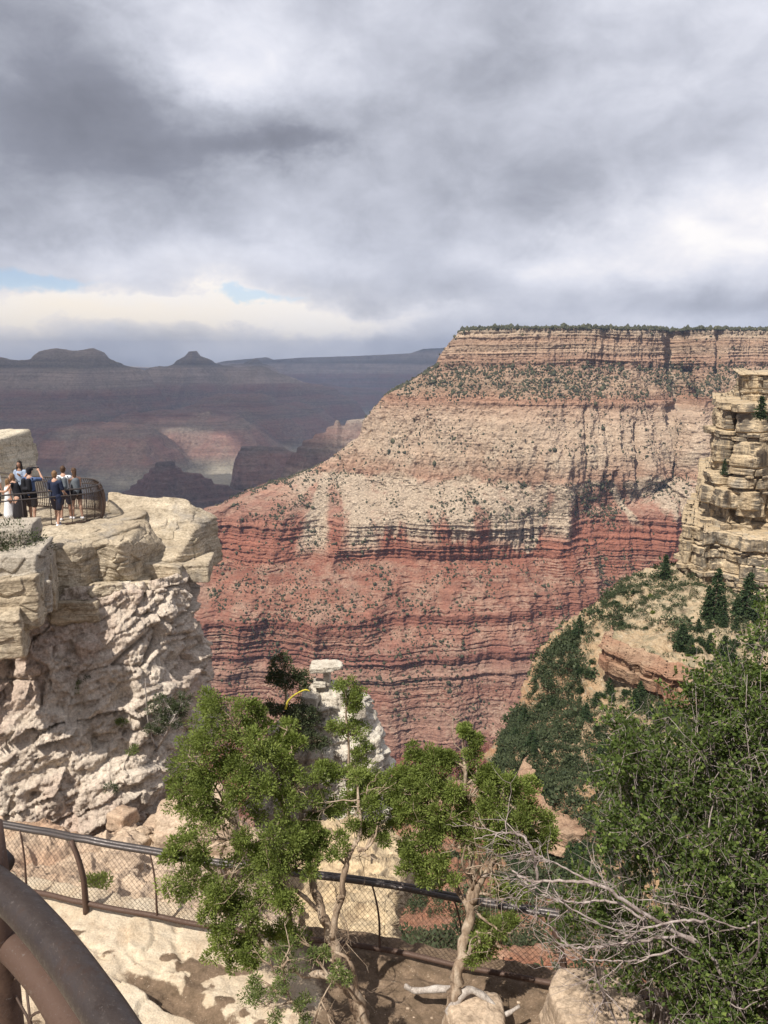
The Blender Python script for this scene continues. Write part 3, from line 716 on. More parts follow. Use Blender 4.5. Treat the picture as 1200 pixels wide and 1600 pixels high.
def block_planes(w, d, h, rs, bev=.86, rz=0.0):
    c, s_ = math.cos(rz), math.sin(rz); pl_ = []
    for nx, ny, nz, q in [(1, 0, 0, w), (-1, 0, 0, w), (0, 1, 0, d), (0, -1, 0, d), (0, 0, 1, h), (0, 0, -1, h)]:
        nx, ny, nz = nx + rs.uniform(-.14, .14), ny + rs.uniform(-.14, .14), nz + rs.uniform(-.08, .08)
        pl_.append((c * nx - s_ * ny, s_ * nx + c * ny, nz, q * rs.uniform(.92, 1.05)))
    for k in range(6):
        v = rs.normal(size=3); v /= np.linalg.norm(v); sup = abs(v[0]) * w + abs(v[1]) * d + abs(v[2]) * h
        pl_.append((c * v[0] - s_ * v[1], s_ * v[0] + c * v[1], v[2], sup * rs.uniform(bev - .08, bev + .05)))
    return pl_

# ================================================================== the near cliff on the left
def fine_rock(G, amp, seed, lump=1.0, bedamp=.3):
    x, y, z = G[..., 0], G[..., 1], G[..., 2]
    dip = z - .20 * x - .10 * y                                                # beds dip towards the left
    w_ = .8 * fbm(x * .25 + seed, y * .25, z * .25, 4)
    a = .85 * fbm(x * .28 + seed, y * .28, z * .28 + 3, 4, .5)
    f1, f2, idn = cell(x * .55 + w_ + seed, y * .55 + w_, dip * 1.15 + w_)
    f1b, f2b, idb = cell(x * 1.5 + w_ * 2 + seed, y * 1.5, dip * 3.1 + w_ * 2)
    blk = (_g[idn][..., 0]) * .30 * lump - .20 * lump * (1 - smooth(0, .16, f2 - f1)) * smooth(-.2, .3, fbm(x * .5, y * .5, z * .5 + 9, 2))
    blk2 = _g[idb][..., 1] * .12 * lump - .08 * lump * (1 - smooth(0, .2, f2b - f1b)) * smooth(-.1, .4, fbm(x * .7 + 5, y * .7, z * .7, 2))
    rr = ridged(x * .9 + seed, y * .9, dip * 2.4, 5, .6) * .13 * lump - .32 * lump * smooth(.72, .95, ridged(x * .42 + seed, y * .42, z * .09, 3, .5))
    bd = bedamp * (pn(dip * 1.1, dip * 0 + seed, x * .12) * .9 + pn(dip * 3.0, dip * 0 + seed + 2, x * .3) * .4)
    hf = fbm(x * 2.6, y * 2.6, dip * 4.5, 5, .7) * .24 + .10 * ridged(x * 3.4, y * 3.4, z * 4.0, 3, .6) - .16 * smooth(.35, .7, fbm(x * 1.7 + 8, y * 1.7, dip * 2.6, 4, .6))
    return amp * (a + blk + blk2 + rr + bd + hf)
# plan of the face: from the near left corner round the nose and back
cl_z = [-6.4, -6.65, -7.6, -8.6, -10.2, -11.8, -13.4, -15.0, -17.0, -21.0, -30.0]
cl_nose = [-6.2, -6.05, -6.3, -6.05, -6.0, -6.2, -7.2, -8.2, -8.5, -8.0, -7.2]
cl_face = [.4, .1, -.4, -1.0, -1.8, -2.6, -2.7, -1.5, -.7, -2.0, -5.0]
def face_row(z, nx, fo):
    pts_ = [(-30, 9.5 + fo * .6), (-20, 12.5 + fo), (-14.2, 18.4 + fo), (-11.2, 20.3 + fo), (-9.4, 21.2 + fo), (-7.8, 21.9 + fo), (nx - .5, 22.5 + fo * .8), (nx, 23.5 + fo * .4), (nx - .1, 25.2), (nx - 1.6, 27.5), (-11, 30), (-17, 33)]
    return np.array(spline([(a, b_, z) for a, b_ in pts_], 60))
rowsC = []; zs_f = np.linspace(cl_z[0], -22, 430).tolist() + np.linspace(-22.2, -30, 20).tolist()
keyr = np.array([face_row(z, a, b_) for z, a, b_ in zip(cl_z, cl_nose, cl_face)])
dl = np.linalg.norm(np.diff(keyr[4][:, :2], axis=0), axis=1); dl = np.concatenate([[0], np.cumsum(dl)])
wv = np.interp(dl, [0, dl[60 * 2], dl[60 * 8], dl[-1]], [0, .10, .92, 1.0]); us = np.interp(np.linspace(0, 1, 700), wv, np.arange(len(dl)))
u0 = np.clip(us.astype(int), 0, len(dl) - 2); uf = (us - u0)[:, None]
keyr = keyr[:, u0] * (1 - uf) + keyr[:, u0 + 1] * uf
zs_f = np.array(zs_f); ks = np.interp(-zs_f, -np.array(cl_z), np.arange(len(cl_z)))
k0 = np.clip(ks.astype(int), 0, len(cl_z) - 2); kf = smooth(0, 1, ks - k0) * .5 + (ks - k0) * .5
GC = keyr[k0] * (1 - kf[:, None, None]) + keyr[k0 + 1] * kf[:, None, None]; GC[..., 2] = zs_f[:, None]
NC_ = grid_normals(GC); 
if NC_[200, 350, 1] > 0: NC_ = -NC_
GC = GC + NC_ * fine_rock(GC, 1.0, 2.0)[..., None] * np.array([1, 1, .55])
GC[..., 2] = np.minimum(GC[..., 2], -5.75)
# close the top with a flat shelf
topc = [GC[0] * (1 - f_) + np.array([-16, 36, -12]) * f_ for f_ in np.linspace(1, 0, 12, endpoint=False)]
GC = np.concatenate([np.array(topc), GC], 0)
cliff = mesh_np('overlook_cliff', GC.reshape(-1, 3), grid_quads(*GC.shape[:2]), m_pink)
tag(cliff, kind='structure', label='pale pink limestone cliff below the railed overlook')
# overlook platform slab
def slab(name, outline, ztop, thick, mat, seed=0, rough=.03, round_=.18, drop=None):
    """a flat ledge of rock with weathered edges"""
    c = np.array(outline, float); sp = np.array(spline([(a, b_, 0) for a, b_ in outline + outline[:1]], 16))[:-1, :2]; k = len(sp); cen = sp.mean(0); rows_ = []
    for f_ in np.linspace(.02, 1, 22) ** .8: rows_.append(np.c_[cen + (sp - cen) * f_, np.full(k, ztop)])
    for j, v in enumerate(np.linspace(0, 1, 26)[1:]):
        o = (sp - cen); L_ = np.linalg.norm(o, axis=1)[:, None]; o = o / L_
        off_ = round_ * math.sin(v * 2.2) - .30 * v
        rows_.append(np.c_[sp + o * off_, np.full(k, ztop - thick * v)])
    G_ = np.array(rows_); x, y, z = G_[..., 0], G_[..., 1], G_[..., 2]
    G_[..., 2] += rough * 2 * fbm(x * .9 + seed, y * .9, z, 5)
    o = G_[..., :2] - cen; o /= np.linalg.norm(o, axis=-1, keepdims=True) + 1e-6
    e = (np.arange(len(rows_)) > 18)[:, None]
    dd = (.22 * fbm(x * .8 + seed, y * .8, z * .8, 5) + .12 * pn(z * 4 + .2 * x, z * 0 + seed, x * .2) + .06 * pn(z * 11, z * 0 + seed + 4, x * .3)) * e
    G_[..., :2] += o * dd[..., None]
    return mesh_np(name, G_.reshape(-1, 3), grid_quads(len(rows_), k, True), mat)
plat = slab('overlook_ledge', [(-19, 17.5), (-14.5, 19.8), (-11.6, 22.3), (-9.6, 23.9), (-8.5, 24.7), (-8.05, 26.2), (-9.3, 28.0), (-12.5, 29.5), (-17, 30), (-22, 25)], -5.1, .62, m_lime, 4)
tag(plat, kind='structure', label='flat limestone ledge the visitors stand on')
rs = np.random.RandomState(5)
R_ = rock
# the big jutting slab right of the railing
c0 = P(249, 859, 26.0)
rock('boulder', c0, [(0.10, -.42, 1, .78), (0.02, .1, -1, .95), (.97, -.22, .10, 1.34), (-1, -.35, .05, 1.58), (-.05, -1, -.30, 1.55), (.72, -.72, .02, 1.75), (0, 1, 0, 1.6), (-.6, 0, -1, 1.55), (.55, -.2, -1, 1.30), (.55, -.2, 1, 1.25)],
     m_lime, 'big flat-topped cream boulder jutting out at the right end of the overlook cliff', 'boulder', k=110, rough=.035, beds=.055, seed=3, bedf=4.6, tilt=(.22, .05))
c1 = P(176, 878, 23.6); c1.z = -5.92
rock('limestone_block', c1, [(0, -.10, 1, .74), (0, 0, -1, .80), (1, -.25, 0, .92), (-1, -.3, 0, .95), (-.1, -1, -.05, 1.0), (.6, -.8, -.25, 1.05), (0, 1, 0, 1.4), (.35, -.6, -1, 1.0), (.8, 0, .6, 1.02), (-.6, -.3, -.9, 1.0)],
     m_lime, 'rounded buff block bulging out below the right end of the railing', 'rock', k=90, rough=.05, beds=.05, seed=8, bedf=2.6, tilt=(.28, 0))
c2 = P(105, 892, 22.6); c2.z = -6.1
rock('limestone_block', c2, [(0, -.1, 1, .90), (0, 0, -1, .90), (1, -.5, 0, .80), (-1, -.5, 0, .72), (-.35, -1, .15, .80), (.5, -1, .1, .82), (0, 1, 0, 1.7), (.9, -.3, -.5, .95), (-.5, -.5, -.9, 1.05)],
     m_lime, 'tall buff block with a shadowed corner below the middle of the railing', 'rock', k=90, rough=.04, beds=.04, seed=14, bedf=3.0, tilt=(.3, .1), chip=.04)
def blk(px, v, Y, w, d, h, mat, label, seed, rz=0.0, cat='rock', group=None, k=44, **kw):
    r_ = np.random.RandomState(seed)
    kw.setdefault('rough', .035 * max(w, h)); kw.setdefault('beds', .035)
    return rock('limestone_block' if cat == 'rock' else cat, P(px, v, Y), block_planes(w, d, h, r_, rz=rz), mat, label, cat, group, k=k, seed=seed, freq=1.2 / max(w, .3), **kw)
blk(120, 950, 21.9, .72, .7, .30, m_lime, 'low rounded buff block under the tall shadowed one', 21, .3, k=60)
blk(163, 928, 22.3, .48, .5, .34, m_lime, 'small tilted buff block wedged below the rounded bulging one', 22, .5)
blk(180, 924, 22.6, .36, .5, .22, m_top, 'small white wedge of rock under the bulging block', 23, -.2)
blk(212, 916, 23.4, .5, .6, .26, m_lime, 'flat buff stone below the gap beside the big boulder', 24, .2)
blk(285, 886, 25.2, 1.0, 1.2, .24, m_lime, 'thin flat slab of limestone carrying the big boulder', 25, .1, k=60)
blk(250, 890, 24.4, .75, .8, .28, m_lime, 'sloping ribbed stone left under the big boulder', 26, .1, k=60)
blk(70, 905, 21.4, .30, .8, .75, m_lime, 'slanting narrow rib of rock beside the tall shadowed block', 27, .2, k=50)
blk(28, 880, 20.4, .75, .8, .45, m_grey, 'upper grey block behind the shrubs at the far left', 28, .1, k=56)
blk(52, 925, 20.2, .42, .6, .35, m_grey, 'white-faced tilted block with its foot over the shaded wall', 29, .6, k=50)
blk(12, 938, 19.4, .9, .9, .62, m_lime, 'large split cream block at the left edge above the shade', 30, .3, k=70)
blk(-12, 985, 18.6, .7, .8, .55, m_lime, 'cream overhanging block cut by the left edge', 31, .2, k=60)
blk(6, 835, 21.0, .8, .7, .35, m_grey, 'low grey ledge stone under the leafy shrub', 32, .2, k=50)
blk(90, 962, 21.7, .34, .5, .20, m_lime, 'small square stone under the narrow rib', 33, .1)
# the pale outcrop behind the people
c3 = P(10, 712, 29.5)
rock('limestone_outcrop', c3 + Vector((-1.45, 0, -.45)), [(0, -.12, 1, 1.05), (0, 0, -1, 1.8), (1, -.25, .18, 1.25), (-1, 0, 0, 3.0), (0, -1, .06, 1.2), (.4, -1, .2, 1.35), (0, 1, 0, 2)],
     m_top, 'bleached white outcrop standing behind the people at the left edge', 'rock', k=80, rough=.03, beds=.06, seed=41, bedf=2.6, tilt=(.05, 0))

# ================================================================== the hoodoo with its balanced cap rock
hd = empty('hoodoo', P(520, 1260, 30))
def part_rock(name, px, v, Y, w, d, h, mat, seed, parent, rz=0., k=40, **kw):
    r_ = np.random.RandomState(seed); V, q = rock_shape(block_planes(w, d, h, r_, rz=rz), k=k, seed=seed, freq=1.3 / max(w, .3), rough=kw.pop('rough', .06 * w), beds=kw.pop('beds', .04), **kw)
    return mesh_np(name, V + np.array(P(px, v, Y)), q, mat, parent=parent)
part_rock('cap_rock', 510, 1040, 30.2, .66, .45, .10, m_hood, 51, hd, .1, k=50, rough=.055, chip=.03)
part_rock('neck', 511, 1058, 30.2, .13, .15, .34, m_hood, 52, hd)
part_rock('neck', 500, 1068, 30.1, .26, .25, .12, m_hood, 58, hd)
# body: a rough tapering pile
zt, zb_ = P(505, 1072, 30).z, P(505, 1330, 30).z
zsh = np.linspace(zt, zb_ - 6, 260); th = np.linspace(0, 2 * math.pi, 260, endpoint=False)
hw = np.interp(zsh, [zb_ - 6, zb_, P(0, 1230, 30).z, P(0, 1180, 30).z, P(0, 1120, 30).z, P(0, 1090, 30).z, zt], [2.6, 2.8, 2.8, 2.5, 1.75, 1.0, .25])
hx = np.interp(zsh, [zb_, P(0, 1180, 30).z, P(0, 1120, 30).z, zt], [P(500, 1330, 30).x, P(500, 1180, 30).x, P(520, 1120, 30).x, P(508, 1072, 30).x])
GH = np.stack([hx[:, None] + hw[:, None] * np.cos(th), 30.5 + .75 * hw[:, None] * np.sin(th), np.repeat(zsh[:, None], 260, 1)], -1)
NH = np.stack([np.cos(th), np.sin(th), 0 * th], -1)[None]
GH = GH + NH * (fine_rock(GH * 1.5, .55, 11.0, 1.25, .5) * np.minimum(hw, 1.1)[:, None])[..., None]
mesh_np('rock_body', GH.reshape(-1, 3), grid_quads(260, 260, True)[:, ::-1], m_hood, parent=hd)
for i_, (a_, b2_, w_) in enumerate([(583, 1160, .30), (578, 1182, .22), (560, 1110, .30), (470, 1120, .42), (440, 1150, .5), (485, 1095, .34), (592, 1172, .14), (540, 1085, .2)]):
    part_rock('knob', a_, b2_, 29.6, w_, w_ * .9, w_ * .8, m_hood, 60 + i_, hd, k=26)
tag(hd, 'white limestone hoodoo with a flat balanced cap rock rising behind the junipers', 'hoodoo')
adopt(hd)

# ================================================================== slopes that fall away below the fence
def sheet(name, ctrl, mat, nu=200, nv=160, amp=.3, freq=.25, seed=0, beds=0.0, label=None, blocks=0.0, stairs=None, ret=False):
    """ctrl: rows of (px, v, Y); smooth surface through the world points"""
    C = [[np.array(P(*q)) for q in r] for r in ctrl]
    rws = []
    for r in C:
        s_ = np.array(spline(r, 16)); rws.append(s_[np.clip(np.linspace(0, len(s_) - 1, nu).astype(int), 0, len(s_) - 1)] if False else np.stack([np.interp(np.linspace(0, 1, nu), np.linspace(0, 1, len(s_)), s_[:, k]) for k in range(3)], 1))
    rws = np.array(rws); cols = [np.array(spline(rws[:, j], 12)) for j in range(nu)]
    m_ = cols[0].shape[0]; u_ = np.linspace(0, 1, nv)
    G_ = np.stack([np.stack([np.interp(u_, np.linspace(0, 1, m_), c[:, k]) for k in range(3)], 1) for c in cols], 1)
    N_ = grid_normals(G_); fl = np.sign(N_[..., 1].mean()); N_ = -N_ * fl
    x, y, z = G_[..., 0], G_[..., 1], G_[..., 2]
    d = amp * (fbm(x * freq + seed, y * freq, z * freq, 6, .55) + .6 * (ridged(x * freq * .6, y * freq * .6, z * freq * .3 + seed, 4) - .3))
    if beds: 
        zz_ = z + 1.2 * fbm(x * .04, y * .04, z * .04, 3)
        d += beds * (pn(zz_ * .55, zz_ * 0 + seed, x * .03) + .6 * pn(zz_ * 1.5, zz_ * 0 + seed + 3, x * .05) + .3 * pn(zz_ * 4, zz_ * 0 + seed + 3, x * .1))
    if blocks:
        f1, f2, idn = cell(x * freq * 1.4 + seed, y * freq * 1.4, z * freq * 1.8); d += blocks * (_g[idn][..., 0] * .6 - .8 * (1 - smooth(0, .2, f2 - f1)))
    G_ = G_ + N_ * d[..., None]
    ob = mesh_np(name, G_.reshape(-1, 3), grid_quads(nv, nu), mat); tag(ob, kind='structure', label=label)
    return (ob, G_) if ret else ob
def earth_mat(name, base, pale, red, sc=.3, rub=.5, bd=.3, slopey=True):
    m, t, b = material(name); g = t.new('ShaderNodeNewGeometry'); p = g.outputs['Position']
    a = t.noise(p, sc * .6, 6, .65, .5); c = t.noise(p, sc * 6, 6, .72); f = t.noise(p, sc * 26, 4, .7)
    col = t.ramp(a, [(.36, red), (.5, base), (.64, pale)])
    col = t.mix(t.mapr(c, .45, .7, 0, rub), col, t.mix(.7, col, pale)); col = t.mix(t.mapr(c, .38, .28, 0, .7), col, t.mix(1, col, (.45, .42, .40), 'MULTIPLY'))
    col = t.mix(t.mapr(f, .3, .7), t.mix(1, col, (.72, .72, .72), 'MULTIPLY'), t.mix(1, col, (1.2, 1.2, 1.2), 'MULTIPLY'))
    t.l.new(col, b.inputs['Base Color']); bump(t, b, t.math('ADD', c, t.math('MULTIPLY', f, .35)), bd); return m
m_yel = rock_mat('yellow_sandstone', (.51, .39, .24), (.61, .49, .33), (.19, .15, .105), grey=(.34, .31, .255), sc=.22, bed=.5, varnish=(.13, .115, .095), bdist=.35)
m_yslope = earth_mat('yellow_slope_rubble', (.46, .35, .21), (.54, .44, .29), (.38, .24, .14), .12, .6, .5)
m_orange = rock_mat('orange_sandstone', (.36, .215, .135), (.47, .345, .235), (.15, .085, .055), red=(.31, .16, .10), sc=.22, bed=.9, bdist=.4)
m_rslope = earth_mat('red_slope_earth', (.32, .175, .105), (.42, .29, .20), (.28, .12, .07), .12, .5, .5)
m_dslope = earth_mat('shaded_green_slope', (.20, .16, .10), (.30, .24, .16), (.17, .13, .08), .2, .5, .5)

# ground directly under and beyond the ledge (debris apron at the foot of the left cliff)
m_debris = rock_mat('cliff_debris', (.46, .34, .24), (.58, .46, .34), (.22, .16, .11), red=(.42, .27, .18), sc=1.2, bed=.2, bdist=.05)
sheet('debris_slope', [[(-250, 1235, 17.2), (-60, 1262, 17.2), (100, 1290, 17.4), (220, 1282, 19.0), (300, 1262, 21.5), (360, 1240, 25)],
                       [(-250, 1300, 15.2), (-60, 1320, 15.4), (100, 1335, 15.4), (220, 1325, 16.6), (320, 1318, 18.5), (420, 1330, 21)],
                       [(-250, 1370, 13.0), (-60, 1380, 13.0), (100, 1400, 12.6), (220, 1400, 13.2), (340, 1400, 14.5), (460, 1440, 16)],
                       [(-250, 1450, 10.6), (-60, 1460, 10.8), (100, 1480, 10.8), (240, 1490, 11.2), (360, 1500, 12.2), (480, 1560, 13)]],
      m_debris, 420, 360, .55, .8, 3, label='broken pale rock debris below the fence', blocks=.10)
rs = np.random.RandomState(77)
DEB = []
for i in range(34):
    px_ = rs.uniform(190, 330); v_ = rs.uniform(1270, 1400); w_ = rs.uniform(.12, .42)
    q = P(px_, v_, np.interp(v_, [1265, 1325, 1400], [19.6, 17, 13.6]) + (px_ - 220) * .012)
    r_ = np.random.RandomState(500 + i)
    o_ = rock('fallen_rock', q, block_planes(w_, w_ * .8, w_ * .6, r_, rz=rs.uniform(0, 3)), m_debris, 'angular fallen rock lying in the debris at the cliff foot', 'rock', 'fallen rocks at the foot of the left cliff', k=12, seed=i, rough=.02, beds=.01, freq=2)
blk(312, 1310, 17.6, 1.0, .9, .95, m_debris, 'smooth orange-tan boulder face behind the left juniper', 91, .2, k=50)
# yellow rock seen through the mesh, red slope behind it
sheet('yellow_rock_slope', [[(470, 1300, 27), (540, 1285, 26), (600, 1290, 26), (640, 1330, 25.5), (660, 1380, 30)],
                            [(450, 1360, 21), (530, 1355, 20), (600, 1365, 19.6), (618, 1390, 19.6), (628, 1410, 26)],
                            [(440, 1430, 17), (530, 1430, 16.4), (596, 1430, 16.2), (606, 1450, 16.6), (616, 1460, 24)],
                            [(430, 1540, 13.8), (530, 1540, 13.4), (600, 1540, 13.2), (630, 1550, 13.6), (650, 1560, 20)]],
      rock_mat('buff_rock', (.52, .40, .25), (.62, .50, .33), (.20, .14, .09), sc=.8, bed=.4, bdist=.08), 240, 260, .35, .7, 6, label='yellow buff rock face beyond the fence', blocks=.2)
# ================================================================== the yellow cliff and wooded spur on the right
def spur(name, ctrl, mat, label, **kw): return sheet(name, ctrl, mat, label=label, ret=True, **kw)
# each row runs from behind the crest, over the crest (picture outline) and across the face to the right
t_o, tG = spur('spur_slope', [
   [(1090, 905, 285), (1062, 888, 250), (1048, 885, 232), (1080, 892, 216), (1160, 905, 207), (1300, 905, 200)],
   [(1010, 935, 275), (985, 915, 240), (975, 915, 222), (1040, 930, 203), (1150, 950, 190), (1300, 960, 182)],
   [(960, 985, 262), (935, 962, 230), (922, 962, 212), (1000, 975, 190), (1130, 1000, 174), (1300, 1010, 166)],
   [(895, 1045, 250), (865, 1020, 222), (850, 1022, 203), (950, 1030, 180), (1110, 1060, 158), (1300, 1070, 150)],
   [(855, 1110, 232), (832, 1090, 208), (822, 1092, 190), (920, 1100, 166), (1080, 1120, 145), (1300, 1130, 138)],
   [(820, 1170, 215), (795, 1150, 192), (785, 1154, 172), (880, 1170, 150), (1040, 1190, 132), (1300, 1200, 124)],
   [(815, 1235, 190), (790, 1222, 170), (778, 1228, 152), (850, 1250, 134), (1000, 1270, 120), (1300, 1290, 108)],
   [(800, 1340, 165), (770, 1340, 150), (764, 1345, 135), (830, 1370, 118), (980, 1390, 104), (1300, 1400, 92)],
   [(760, 1500, 130), (720, 1500, 118), (715, 1505, 106), (800, 1530, 92), (960, 1550, 82), (1300, 1560, 72)]],
   m_yslope, 'rubbly wooded spur descending below the yellow cliff', nu=420, nv=520, amp=5.0, freq=.05, seed=3, beds=1.1, blocks=1.2)
# its colour goes from yellow rubble to red earth downhill: a material by altitude
def spur_mat():
    m, t, b = material('spur_earth'); g = t.new('ShaderNodeNewGeometry'); p = g.outputs['Position']
    s = t.new('ShaderNodeSeparateXYZ'); t.l.new(p, s.inputs[0])
    a = t.noise(p, .05, 6, .65, .5); c = t.noise(p, .7, 6, .72); f = t.noise(p, 3.0, 4, .7)
    z = t.math('ADD', s.outputs[2], t.math('MULTIPLY', t.math('SUBTRACT', a, .5), 34))
    col = t.ramp(t.mapr(z, -105, -55), [(0, (.27, .155, .095)), (.35, (.36, .20, .115)), (.55, (.42, .27, .155)), (.72, (.43, .315, .195)), (1, (.47, .38, .255))])
    col = t.mix(t.mapr(c, .50, .68, 0, .7), col, (.56, .48, .36)); col = t.mix(t.mapr(c, .44, .34, 0, .7), col, t.mix(1, col, (.5, .45, .42), 'MULTIPLY'))
    grs = t.noise(p, .35, 5, .7, .3); col = t.mix(t.mapr(grs, .47, .62, 0, .60, True), col, (.17, .16, .10))
    zb = t.new('ShaderNodeCombineXYZ'); t.l.new(t.math('ADD', t.math('MULTIPLY', s.outputs[2], .55), t.math('MULTIPLY', a, 3)), zb.inputs[2]); t.l.new(t.math('MULTIPLY', s.outputs[0], .05), zb.inputs[0])
    col = t.mix(t.mapr(t.noise(zb.outputs[0], 1.4, 4, .7), .54, .66, 0, .55, True), col, (.21, .155, .105))
    col = t.mix(t.mapr(f, .3, .7), t.mix(1, col, (.66, .66, .66), 'MULTIPLY'), t.mix(1, col, (1.22, 1.22, 1.22), 'MULTIPLY'))
    t.l.new(col, b.inputs['Base Color']); bump(t, b, t.math('ADD', c, t.math('MULTIPLY', f, .35)), .6); return m
t_o.data.materials[0] = spur_mat()

# cliffs: a wall whose plan bends, in real stacked beds with overhangs
def bedded_cliff(name, plan, ztop, zbot, mat, label, seed=0, prof=None, beds=1.0, nu=520, nv=420, back=40, joint=.45, scale=1.0):
    sp = np.array(plan, float); fine_ = np.linspace(0, len(sp) - 1, 400); sp = np.stack([np.interp(fine_, np.arange(len(sp)), sp[:, 0]), np.interp(fine_, np.arange(len(sp)), sp[:, 1])], 1); kk = np.ones(9) / 9; sp = np.stack([np.convolve(np.pad(sp[:, i_], 4, 'edge'), kk, 'valid') for i_ in (0, 1)], 1)
    L_ = np.concatenate([[0], np.cumsum(np.linalg.norm(np.diff(sp, axis=0), axis=1))]); u_ = np.linspace(0, L_[-1], nu)
    c = np.stack([np.interp(u_, L_, sp[:, 0]), np.interp(u_, L_, sp[:, 1])], 1)
    tg_ = np.gradient(c, axis=0); tg_ /= np.linalg.norm(tg_, axis=1)[:, None]; nn = np.stack([tg_[:, 1], -tg_[:, 0]], 1)
    z_ = np.linspace(ztop, zbot, nv)
    # beds of uneven thickness; each stands out or recedes, its joints are cut by vertical cracks
    r_ = np.random.RandomState(seed); edges = [ztop + 1]; 
    while edges[-1] > zbot - 2: edges.append(edges[-1] - r_.choice([.6, .9, 1.6, 2.6, 4.6, 6.2]) * beds)
    edges = np.array(edges)
    U_, Z_2 = np.meshgrid(u_, z_)
    zw = Z_2 + .9 * scale * fbm(U_ * .03, U_ * 0 + seed, U_ * 0, 2) + .25 * scale * fbm(U_ * .15, Z_2 * .1, seed, 2)
    bi = np.clip(np.searchsorted(-edges, -zw) - 1, 0, len(edges) - 2)
    fr = (edges[bi] - zw) / (edges[bi] - edges[bi + 1]); th_ = edges[bi] - edges[bi + 1]
    off_ = (r_.uniform(-1, 1, len(edges)) ** 3)[bi] * 1.25 * scale * np.clip(th_ / 1.5, .5, 1.3)
    # per-block offset along the bed
    bl = np.floor(U_ / (np.maximum(th_, .8) * 2.3) + _g[bi & 4095][..., 0] * 5 + .6 * fbm(U_ * .05, zw * .05, seed + 1.0, 2)).astype(int)
    bf = (U_ / (np.maximum(th_, .8) * 2.3) + _g[bi & 4095][..., 0] * 5 + .6 * fbm(U_ * .05, zw * .05, seed + 1.0, 2)) - bl
    off_ = off_ + _g[(bl * 31 + bi * 17) & 4095][..., 1] * joint * scale
    rnd = -(.35 * (1 - smooth(0, .06, fr)) + 1.0 * smooth(.90, 1, fr)) * .7 * scale * np.clip(th_ / 2, .3, 1) - .9 * scale * (1 - smooth(0, .06, np.minimum(bf, 1 - bf))) + .5 * scale * pn(U_ * .12, zw * .25, bi * 3.7)
    x = np.interp(U_, u_, c[:, 0]); y = np.interp(U_, u_, c[:, 1])
    d = off_ + rnd + 4.6 * scale * fbm(x * .07 + seed, y * .07, Z_2 * .02, 3) - 1.6 * scale * smooth(.55, .9, ridged(x * .09 + seed, y * .09, Z_2 * .012, 2)) + 1.1 * scale * fbm(x * .3, y * .3, Z_2 * .3, 6, .62)
    if prof is not None: d = d + np.interp(-Z_2, [-q for q, _ in prof], [w_ for _, w_ in prof])
    G_ = np.stack([x + nn[:, 0] * d, y + nn[:, 1] * d, Z_2 + .25 * scale * fbm(x * .3, y * .3, 2, 3)], -1)
    tops = [np.stack([G_[0][:, 0] + (a - 0) * back * .4, G_[0][:, 1] + a * back, G_[0][:, 2] + .4 * a + .5 * fbm(G_[0][:, 0] * .2, a * 9, 1, 3)], 1) for a in np.linspace(1, 0, 14, endpoint=False)]
    G_ = np.concatenate([np.array(tops), G_], 0)
    ob = mesh_np(name, G_.reshape(-1, 3), grid_quads(*G_.shape[:2]), mat); tag(ob, kind='structure', label=label); return ob
zY = lambda v, Y: ratio(v) * Y
xY = lambda px, v, Y: P(px, v, Y).x
# main tower: left corner steps out in stages going down
def pl_(px, v, Y): q = P(px, v, Y); return (q.x, q.y)
bedded_cliff('yellow_cliff', [pl_(1150, 640, 268), pl_(1148, 640, 250), pl_(1146, 640, 238), pl_(1150, 640, 228), pl_(1180, 640, 222), pl_(1230, 640, 216), pl_(1330, 640, 205)], zY(584, 228), zY(640, 222), m_yel, 'uppermost overhanging block of the yellow cliff', seed=3, beds=.9, nu=300, nv=140, back=50)
bedded_cliff('yellow_cliff', [pl_(1150, 700, 285), pl_(1128, 700, 255), pl_(1118, 700, 238), pl_(1122, 700, 222), pl_(1140, 700, 217), pl_(1152, 700, 219), pl_(1165, 700, 211), pl_(1205, 700, 209), pl_(1212, 700, 213), pl_(1330, 700, 204)], zY(628, 222), zY(800, 216), m_yel, 'layered yellow cliff with dark varnish', seed=8, beds=1.15, nu=460, nv=330, back=30, joint=.9, scale=1.35)
bedded_cliff('yellow_cliff', [pl_(1125, 800, 275), pl_(1104, 800, 248), pl_(1094, 800, 230), pl_(1104, 800, 220), pl_(1125, 800, 218), pl_(1130, 800, 211), pl_(1180, 800, 208), pl_(1186, 800, 211), pl_(1330, 800, 199)], zY(760, 218), zY(850, 212), m_yel, 'lower layered part of the yellow cliff', seed=15, beds=.9, nu=460, nv=220, back=20, joint=.8, scale=1.2)
bedded_cliff('yellow_cliff', [pl_(1090, 850, 270), pl_(1072, 850, 246), pl_(1062, 850, 228), pl_(1068, 850, 218), pl_(1092, 850, 214), pl_(1098, 850, 208), pl_(1150, 850, 205), pl_(1156, 850, 201), pl_(1330, 850, 192)], zY(822, 216), zY(940, 205), m_yel, 'stepped foot of the yellow cliff', seed=21, beds=.8, nu=460, nv=240, back=22, joint=.7, scale=1.1)
